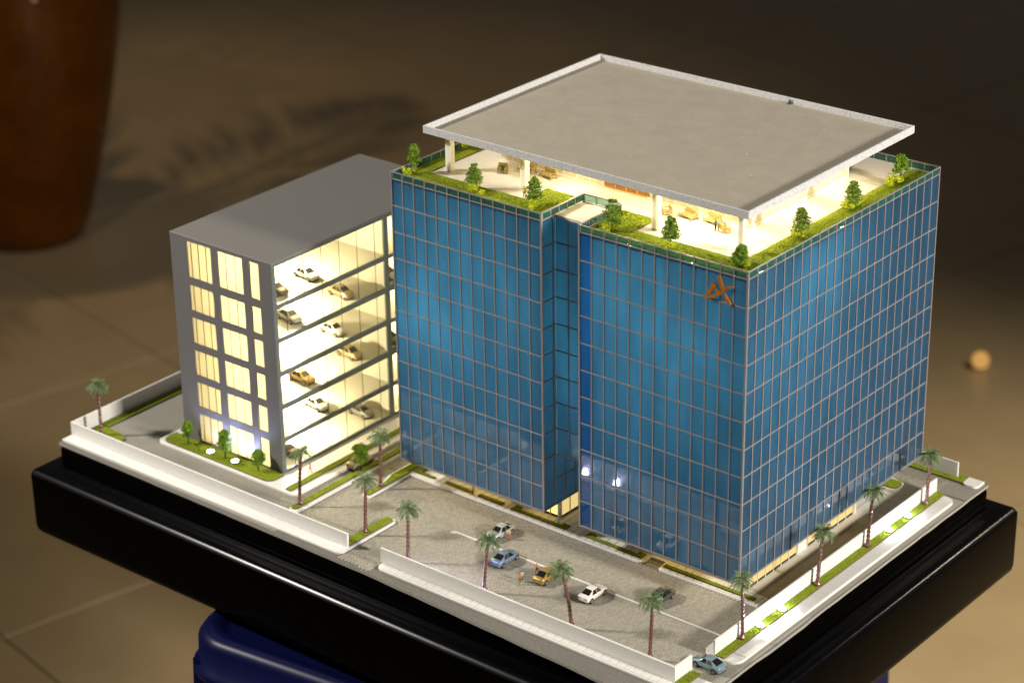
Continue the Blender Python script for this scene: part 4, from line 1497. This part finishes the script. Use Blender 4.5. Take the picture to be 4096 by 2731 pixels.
# ------------------------------------------------------------------ cars
# stations along the length (x forward): half width at sill, half width at belt, z bottom, z belt, half width roof, z roof
ST = [(-0.555, 0.150, 0.165, 0.105, 0.215, 0.140, 0.225), (-0.53, 0.190, 0.202, 0.075, 0.245, 0.170, 0.262), (-0.44, 0.205, 0.216, 0.060, 0.258, 0.176, 0.285), (-0.20, 0.208, 0.219, 0.058, 0.262, 0.150, 0.396),
      (-0.06, 0.208, 0.218, 0.058, 0.258, 0.148, 0.412), (0.08, 0.208, 0.218, 0.058, 0.252, 0.145, 0.395), (0.285, 0.208, 0.216, 0.058, 0.246, 0.170, 0.264), (0.43, 0.203, 0.210, 0.062, 0.225, 0.165, 0.236), (0.52, 0.180, 0.188, 0.075, 0.190, 0.145, 0.200), (0.56, 0.135, 0.145, 0.100, 0.155, 0.115, 0.165)]
def car_sections():
    S = []
    for (x, ws, wb, zb, zbelt, wr, zr) in ST:
        half = [(ws * 0.86, zb), (ws, zb + 0.035), (wb, (zb + zbelt) * 0.52), (wb * 0.985, zbelt), (wr, zr - 0.006 if zr > 0.3 else (zr * .85 + zbelt * .15)), (wr * 0.55, zr + 0.004), (0, zr + 0.006)]
        sec = [(x, -w, z) for w, z in half] + [(x, w, z) for w, z in half[-2::-1]]
        S.append([Vector(p) for p in sec])
    return S
SEC = car_sections()
def car_body_mesh(m):
    b = MB()
    n = len(SEC[0])
    v = [p for s in SEC for p in s]
    f = []
    for i in range(len(SEC) - 1):
        for k in range(n - 1):
            f.append((i * n + k, (i + 1) * n + k, (i + 1) * n + k + 1, i * n + k + 1))
        f.append((i * n + n - 1, (i + 1) * n + n - 1, (i + 1) * n, i * n))
    f.append(tuple(range(n)))
    f.append(tuple((len(SEC) - 1) * n + n - 1 - k for k in range(n)))
    b.add(v, f, m)
    me = b.mesh('body', True)
    bm = bmesh.new(); bm.from_mesh(me); bmesh.ops.recalc_face_normals(bm, faces=bm.faces)
    bm.to_mesh(me); bm.free()
    return me
def panel(name, quad, m, ins=0.12, off=0.004, th=0.003, outward=None):
    q = [Vector(p) for p in quad]
    c = sum(q, Vector()) / len(q)
    nn = (q[1] - q[0]).cross(q[-1] - q[0]).normalized()
    if outward is not None and nn.dot(outward) < 0:
        nn = -nn
    q = [c + (p - c) * (1 - ins) for p in q]
    a = [p + nn * (off + th) for p in q]
    d = [p - nn * 0.01 for p in q]
    b = MB()
    n = len(q)
    b.add(a + d, [tuple(range(n)), tuple(range(2 * n - 1, n - 1, -1))] + [(i, n + i, n + (i + 1) % n, (i + 1) % n) for i in range(n)], m)
    me = b.mesh(name)
    bm = bmesh.new(); bm.from_mesh(me); bmesh.ops.recalc_face_normals(bm, faces=bm.faces); bm.to_mesh(me); bm.free()
    return me
n_ = len(SEC[0])
def strip_panel(name, i, j, m, ins_u=0.10, ins_v=0.07, off=0.005, outward=None):
    """window that follows the curved body between stations i and j"""
    A = [SEC[i][k] for k in range(4, n_ - 4)]
    B = [SEC[j][k] for k in range(4, n_ - 4)]
    rows = []
    for v in (ins_v, 1 - ins_v):
        r = [a.lerp(b_, v) for a, b_ in zip(A, B)]
        r[0] = r[0].lerp(r[1], ins_u * 2); r[-1] = r[-1].lerp(r[-2], ins_u * 2)
        rows.append(r)
    nn = (rows[0][-1] - rows[0][0]).cross(rows[1][0] - rows[0][0]).normalized()
    if nn.dot(outward) < 0:
        nn = -nn
    c = len(rows[0])
    v = [p + nn * off for r in rows for p in r] + [p - nn * 0.012 for r in rows for p in r]
    f = [(k, k + 1, c + k + 1, c + k) for k in range(c - 1)] + [(2 * c + k, 3 * c + k, 3 * c + k + 1, 2 * c + k + 1) for k in range(c - 1)]
    loop = list(range(c)) + list(range(2 * c - 1, c - 1, -1))
    f += [(loop[k], loop[k] + 2 * c, loop[(k + 1) % (2 * c)] + 2 * c, loop[(k + 1) % (2 * c)]) for k in range(2 * c)]
    b = MB(); b.add(v, f, m)
    me = b.mesh(name)
    bm = bmesh.new(); bm.from_mesh(me); bmesh.ops.recalc_face_normals(bm, faces=bm.faces); bm.to_mesh(me); bm.free()
    return me
def belt(i, s): return SEC[i][3] if s < 0 else SEC[i][n_ - 4]
def rf(i, s): return SEC[i][4] if s < 0 else SEC[i][n_ - 5]
WIN = [('windshield', strip_panel('windshield', 6, 5, 'car_glass', outward=Vector((1, 0, 1)))), ('rear_window', strip_panel('rear_window', 2, 3, 'car_glass', outward=Vector((-1, 0, 1))))]
for s in (-1, 1):
    o = Vector((0, s, 0.3))
    mid = 0.55
    WIN.append(('side_window', panel('side_window', [belt(3, s) * .5 + belt(2, s) * .5, belt(4, s), rf(4, s), rf(3, s)], 'car_glass', 0.12, 0.005, outward=o)))
    WIN.append(('side_window', panel('side_window', [belt(4, s), belt(5, s) * .35 + belt(6, s) * .65, rf(5, s), rf(4, s)], 'car_glass', 0.12, 0.005, outward=o)))
wt = MB()
wt.lathe([(0.060, -0.024), (0.080, -0.024), (0.087, -0.014), (0.087, 0.014), (0.080, 0.024), (0.060, 0.024)], 'tyre', 18)
wheel_me = wt.mesh('wheel')
wr_ = MB()
wr_.lathe([(0.058, -0.026), (0.052, -0.029), (0.02, -0.024), (0.012, -0.028), (0.002, -0.028)], 'wheel_rim', 14)
for k in range(5):
    a = k * 2 * math.pi / 5
    d = Vector((math.cos(a), math.sin(a), 0)); u = Vector((-d.y, d.x, 0)) * 0.008
    wr_.add([d * .01 + u + Vector((0, 0, -.033)), d * .01 - u + Vector((0, 0, -.033)), d * .055 - u + Vector((0, 0, -.031)), d * .055 + u + Vector((0, 0, -.031)),
             d * .01 + u + Vector((0, 0, -.022)), d * .01 - u + Vector((0, 0, -.022)), d * .055 - u + Vector((0, 0, -.022)), d * .055 + u + Vector((0, 0, -.022))],
            [(0, 1, 2, 3), (0, 3, 7, 4), (1, 5, 6, 2), (2, 6, 7, 3)], 'wheel_rim')
rim_me = wr_.mesh('rim')
bl = {}
for nm, (x0, x1, z0, z1, yy, m) in {'headlight': (0.475, 0.525, 0.165, 0.195, 0.125, 'head_light'), 'tail_light': (-0.562, -0.535, 0.185, 0.220, 0.125, 'tail_light')}.items():
    b = MB(); b.box(x0, x1, -0.035, 0.035, z0, z1, m); bl[nm] = (b.mesh(nm), yy)
bb = MB()
bb.box(-0.545, -0.50, -0.150, 0.150, 0.055, 0.105, 'car_black')
rear_bumper = bb.mesh('bumper')
bb = MB()
bb.box(0.50, 0.553, -0.125, 0.125, 0.070, 0.110, 'car_black')
front_bumper = bb.mesh('bumper')
bb = MB(); bb.box(-0.5, 0.5, -0.17, 0.17, 0.048, 0.075, 'car_black'); under_me = bb.mesh('underbody')
bb = MB(); bb.lathe([(0.100, -0.012), (0.100, 0.012)], 'car_black', 18); arch_me = bb.mesh('wheel_arch')
bb = MB(); bb.box(-0.20, 0.02, -0.004, 0.004, 0.0, 0.008, 'head_light'); 
def car_proto(colour):
    e = empty('model_car', (0, 0, -500))
    lchild('body', car_body_mesh('car_' + colour), e)
    for nm, me in WIN:
        lchild(nm, me, e)
    lchild('underbody', under_me, e)
    lchild('bumper', rear_bumper, e); lchild('bumper', front_bumper, e)
    for nm, (me, yy) in bl.items():
        for s in (-1, 1):
            lchild(nm, me, e, (0, s * yy, 0))
    for x in (-0.345, 0.350):
        for s in (-1, 1):
            lchild('wheel_arch', arch_me, e, (x, s * 0.207, 0.095), (math.pi / 2, 0, 0))
            w = lchild('wheel', wheel_me, e, (x, s * 0.205, 0.087), (math.pi / 2, 0, 0) if s < 0 else (-math.pi / 2, 0, 0))
            r = lchild('rim', rim_me, w, (0, 0, 0), (math.pi, 0, 0))
    return e
protos = {}
used_once = set()
def car(colour, loc, heading, label, group, s=1.0):
    s = s * 1.05
    if colour not in protos:
        protos[colour] = car_proto(colour)
        e = protos[colour]
    else:
        e = copy_tree(protos[colour])
    e.location = loc
    e.rotation_euler = (0, 0, math.radians(heading))
    e.scale = (s, s, s)
    tag(e, label, 'car', group)
GC1 = 'model cars on the forecourt'
GC2 = 'model cars in the parking block'
car('silver', (-9.60, -0.82, 0.004), -92, 'silver car facing the street beside the person in a yellow top', GC1, 1.0)
car('blue', (-8.29, -2.15, 0.004), 90, 'steel blue car parked nose in across the white line', GC1, 1.0)
car('gold', (-6.40, -2.18, 0.004), 91, 'gold car parked half behind a palm', GC1, 1.0)
car('white', (-4.44, -2.18, 0.004), 90, 'plain white car across the white line on the forecourt', GC1, 1.0)
car('graphite', (-2.48, -0.98, 0.004), -91, 'dark grey green car facing the street near the tower corner', GC1, 1.0)
car('ice', (1.18, -3.42, 0.004), 176, 'pale ice blue car turning in at the right corner', GC1, 1.0)
car('beige', (-17.20, 0.15, 0.004), 90, 'beige car in the lane behind the bushy median tree', GC1, 1.0)
def gcar(colour, x, y, row, heading, label):
    car(colour, (x, y, rowsR[row][0] - 0.010), heading, label, GC2, 1.0)
gcar('white', -19.80, 0.42, 5, -6, 'white car parked alone in the middle of the top parking floor')
gcar('brown', -19.75, -1.28, 5, -4, 'dark brown car at the near end of the top parking floor')
gcar('beige', -19.75, 2.20, 4, -6, 'beige car on the second floor from the top')
gcar('silver', -19.75, -0.62, 4, -10, 'silver car near the corner on the second floor from the top')
gcar('white', -19.75, 1.65, 3, -4, 'white car on the third parking floor from the top')
gcar('beige', -19.80, 2.55, 2, -6, 'beige car on the third parking floor from the ground')
gcar('gold', -19.75, -0.15, 2, -4, 'gold car on the third parking floor from the ground')
gcar('white', -19.70, 0.50, 1, -8, 'white car on the second parking floor from the ground')
gcar('grey', -19.80, 3.05, 0, -6, 'grey car at the far end of the lowest parking floor')
gcar('brown', -19.80, -1.10, 0, -4, 'brown car behind a palm on the lowest parking floor')
gcar('white', -19.60, 4.60, 4, -4, 'white car glimpsed in the far bay beside the tower, upper floor')
gcar('brown', -19.55, 4.50, 2, -4, 'dark car glimpsed in the far bay beside the tower, lower floor')

# ------------------------------------------------------------------ roof furniture
GF = 'wooden seats on the roof terrace'
def seat_unit(loc, rz, w, label, cat):
    e = empty('wooden_bench' if w > 0.4 else 'wooden_armchair', loc, rz)
    tag(e, label, cat, GF)
    d, sh, bh = 0.30, 0.13, 0.32
    def prt(name, boxes):
        b = MB()
        for q in boxes:
            b.box(*q, 'bench_wood')
        lchild(name, b.mesh(name), e)
    prt('seat', [(-w / 2 + .026, w / 2 - .026, -d / 2, d / 2 - .041, sh - 0.03, sh)])
    prt('backrest', [(-w / 2 + .026, w / 2 - .026, d / 2 - .04, d / 2, sh + 0.01, bh)])
    for s in (-1, 1):
        x0, x1 = (-w / 2, -w / 2 + .025) if s < 0 else (w / 2 - .025, w / 2)
        prt('armrest', [(x0, x1, -d / 2, d / 2 - .03, 0.21, 0.235)])
        prt('leg', [(x0, x1, -d / 2, -d / 2 + .03, 0, 0.2095)])
        prt('leg', [(x0, x1, d / 2 - .0295, d / 2 + .002, 0, 0.25)])
    return e
ZD = ZT - 0.001
# rz 0: seat opens towards -Y
seat_unit((-12.20, 2.78, ZD), math.radians(35), 0.36, 'wooden armchair with a seated figure in green near the left column', 'armchair')
seat_unit((-11.55, 3.30, ZD), math.radians(12), 0.62, 'wooden bench with a seated figure in yellow behind the column', 'bench')
seat_unit((-10.62, 3.34, ZD), math.radians(-12), 0.62, 'empty wooden bench just right of the second column', 'bench')
seat_unit((-5.25, 2.95, ZD), math.radians(-40), 0.36, 'empty wooden armchair right of the third column', 'armchair')
seat_unit((-4.50, 3.14, ZD), math.radians(-14), 0.62, 'empty wooden bench third seat from the right under the canopy', 'bench')
seat_unit((-3.62, 3.26, ZD), math.radians(-14), 0.62, 'empty wooden bench beside the standing figure in blue', 'bench')
seat_unit((-2.86, 2.84, ZD), math.radians(150), 0.36, 'wooden armchair seen from behind with a seated figure in yellow', 'armchair')

# ------------------------------------------------------------------ people (one skinned body each)
def body_mesh(pose):
    s = 0.44 / 1.75
    J = {'pelvis': (0, 0, 0.95), 'waist': (0, 0, 1.12), 'chest': (0, 0, 1.35), 'neck': (0, 0, 1.50), 'head': (0, 0.02, 1.60), 'crown': (0, 0.01, 1.74)}
    R = {'pelvis': 0.15, 'waist': 0.13, 'chest': 0.15, 'neck': 0.055, 'head': 0.09, 'crown': 0.07}
    E_ = [('pelvis', 'waist'), ('waist', 'chest'), ('chest', 'neck'), ('neck', 'head'), ('head', 'crown')]
    for sd, k in ((-1, 'l'), (1, 'r')):
        if pose == 'sit':
            J.update({'hip' + k: (sd * .10, 0.02, .92), 'knee' + k: (sd * .12, 0.46, .95), 'ankle' + k: (sd * .12, 0.50, .50), 'toe' + k: (sd * .13, 0.68, .46),
                      'sh' + k: (sd * .20, 0, 1.42), 'el' + k: (sd * .27, 0.05, 1.15), 'wr' + k: (sd * .18, 0.28, 1.05), 'ha' + k: (sd * .16, 0.36, 1.04)})
        elif pose == 'walk':
            st = 0.22 * sd
            J.update({'hip' + k: (sd * .09, 0, .88), 'knee' + k: (sd * .10, st * .6 + .06, .50), 'ankle' + k: (sd * .10, st * 1.1 - .02, .08), 'toe' + k: (sd * .11, st * 1.1 + .14, .03),
                      'sh' + k: (sd * .20, 0, 1.42), 'el' + k: (sd * .27, -st * .5, 1.15), 'wr' + k: (sd * .26, -st * .9 + .12, .95), 'ha' + k: (sd * .25, -st + .16, .88)})
        else:
            J.update({'hip' + k: (sd * .09, 0, .88), 'knee' + k: (sd * .10, 0.02, .48), 'ankle' + k: (sd * .11, 0, .08), 'toe' + k: (sd * .13, 0.15, .03),
                      'sh' + k: (sd * .20, 0, 1.42), 'el' + k: (sd * .29, -0.02, 1.16), 'wr' + k: (sd * .25, 0.12, .95), 'ha' + k: (sd * .23, 0.16, .87)})
        R.update({'hip' + k: .10, 'knee' + k: .065, 'ankle' + k: .048, 'toe' + k: .035, 'sh' + k: .072, 'el' + k: .052, 'wr' + k: .036, 'ha' + k: .034})
        E_ += [('pelvis', 'hip' + k), ('hip' + k, 'knee' + k), ('knee' + k, 'ankle' + k), ('ankle' + k, 'toe' + k), ('chest', 'sh' + k), ('sh' + k, 'el' + k), ('el' + k, 'wr' + k), ('wr' + k, 'ha' + k)]
    keys = list(J)
    me = bpy.data.meshes.new('tmp')
    me.from_pydata([Vector(J[k]) * s for k in keys], [(keys.index(a), keys.index(c)) for a, c in E_], [])
    o = bpy.data.objects.new('tmp', me)
    COL.objects.link(o)
    md = o.modifiers.new('skin', 'SKIN')
    sv = me.skin_vertices[0].data
    for i, k in enumerate(keys):
        sv[i].radius = (R[k] * s, R[k] * s)
        sv[i].use_root = (k == 'pelvis')
    sb = o.modifiers.new('sub', 'SUBSURF'); sb.levels = 1; sb.render_levels = 1
    dg = bpy.context.evaluated_depsgraph_get()
    out = bpy.data.meshes.new_from_object(o.evaluated_get(dg))
    bpy.data.objects.remove(o)
    return out, s
PB = {p: body_mesh(p) for p in ('stand', 'walk', 'sit')}
GPP = 'tiny model people'
def person(loc, rz, pose, top, bottom, label):
    me0, s = PB[pose]
    me = me0.copy()
    me.materials.clear()
    for m in ('cloth_' + top, 'cloth_' + bottom, 'skin', 'hair'):
        me.materials.append(MATS[m])
    for p in me.polygons:
        c = p.center / s
        p.use_smooth = True
        if c.z > 1.67 or (c.z > 1.56 and c.y < 0.0):
            p.material_index = 3
        elif c.z > 1.49:
            p.material_index = 2
        elif pose != 'sit' and abs(c.x) > 0.2 and c.z < 0.97:
            p.material_index = 2
        elif pose == 'sit' and c.y > 0.26 and c.z > 1.0 and abs(c.x) < 0.25:
            p.material_index = 2 if c.y < .42 and c.z > 1.02 else 1
        elif c.z > 1.0 and not (pose == 'sit' and c.y > 0.2 and c.z < 1.02):
            p.material_index = 0
        else:
            p.material_index = 1
    o = link('person', me, None, loc, math.radians(rz))
    tag(o, label, 'person', GPP)
person((-12.15, 0.72, 0.105), 100, 'walk', 'yellow', 'green', 'person in yellow top and green trousers walking under the tower')
person((-9.17, -0.83, 0.004), 150, 'stand', 'pale_yellow', 'red', 'person in pale yellow top and red trousers beside the silver car')
person((-6.93, -3.04, 0.004), 40, 'walk', 'orange', 'olive', 'person in orange nearest the street behind the gold car')
person((-6.97, -2.86, 0.004), 70, 'stand', 'grey', 'olive', 'person in light grey walking beside the one in orange')
person((-6.90, -2.14, 0.004), 10, 'walk', 'orange', 'olive', 'person in orange alone at the rear left of the gold car')
person((-18.17, -1.55, 0.088), 160, 'walk', 'orange', 'red', 'person in orange and red on the pavement below the parking block')
person((-10.02, 1.28, ZD), 200, 'stand', 'yellow', 'red', 'person in yellow top and red trousers standing on the roof')
person((-3.14, 2.74, ZD), 90, 'stand', 'teal', 'dark', 'person in blue standing between bench and armchair on the roof')
zs_ = ZD + 0.13 - 0.92 * 0.44 / 1.75 + 0.10 * 0.44 / 1.75
person((-12.17, 2.74, zs_), 215, 'sit', 'green', 'green', 'person in dark green sitting in the left armchair on the roof')
person((-11.45, 3.26, zs_), 192, 'sit', 'yellow', 'yellow', 'person in yellow sitting on the bench behind the roof column')
person((-2.87, 2.88, zs_), 330, 'sit', 'yellow', 'yellow', 'person in yellow sitting in the armchair seen from behind')

for o in bpy.data.objects:
    if '_w' in o:
        del o['_w']
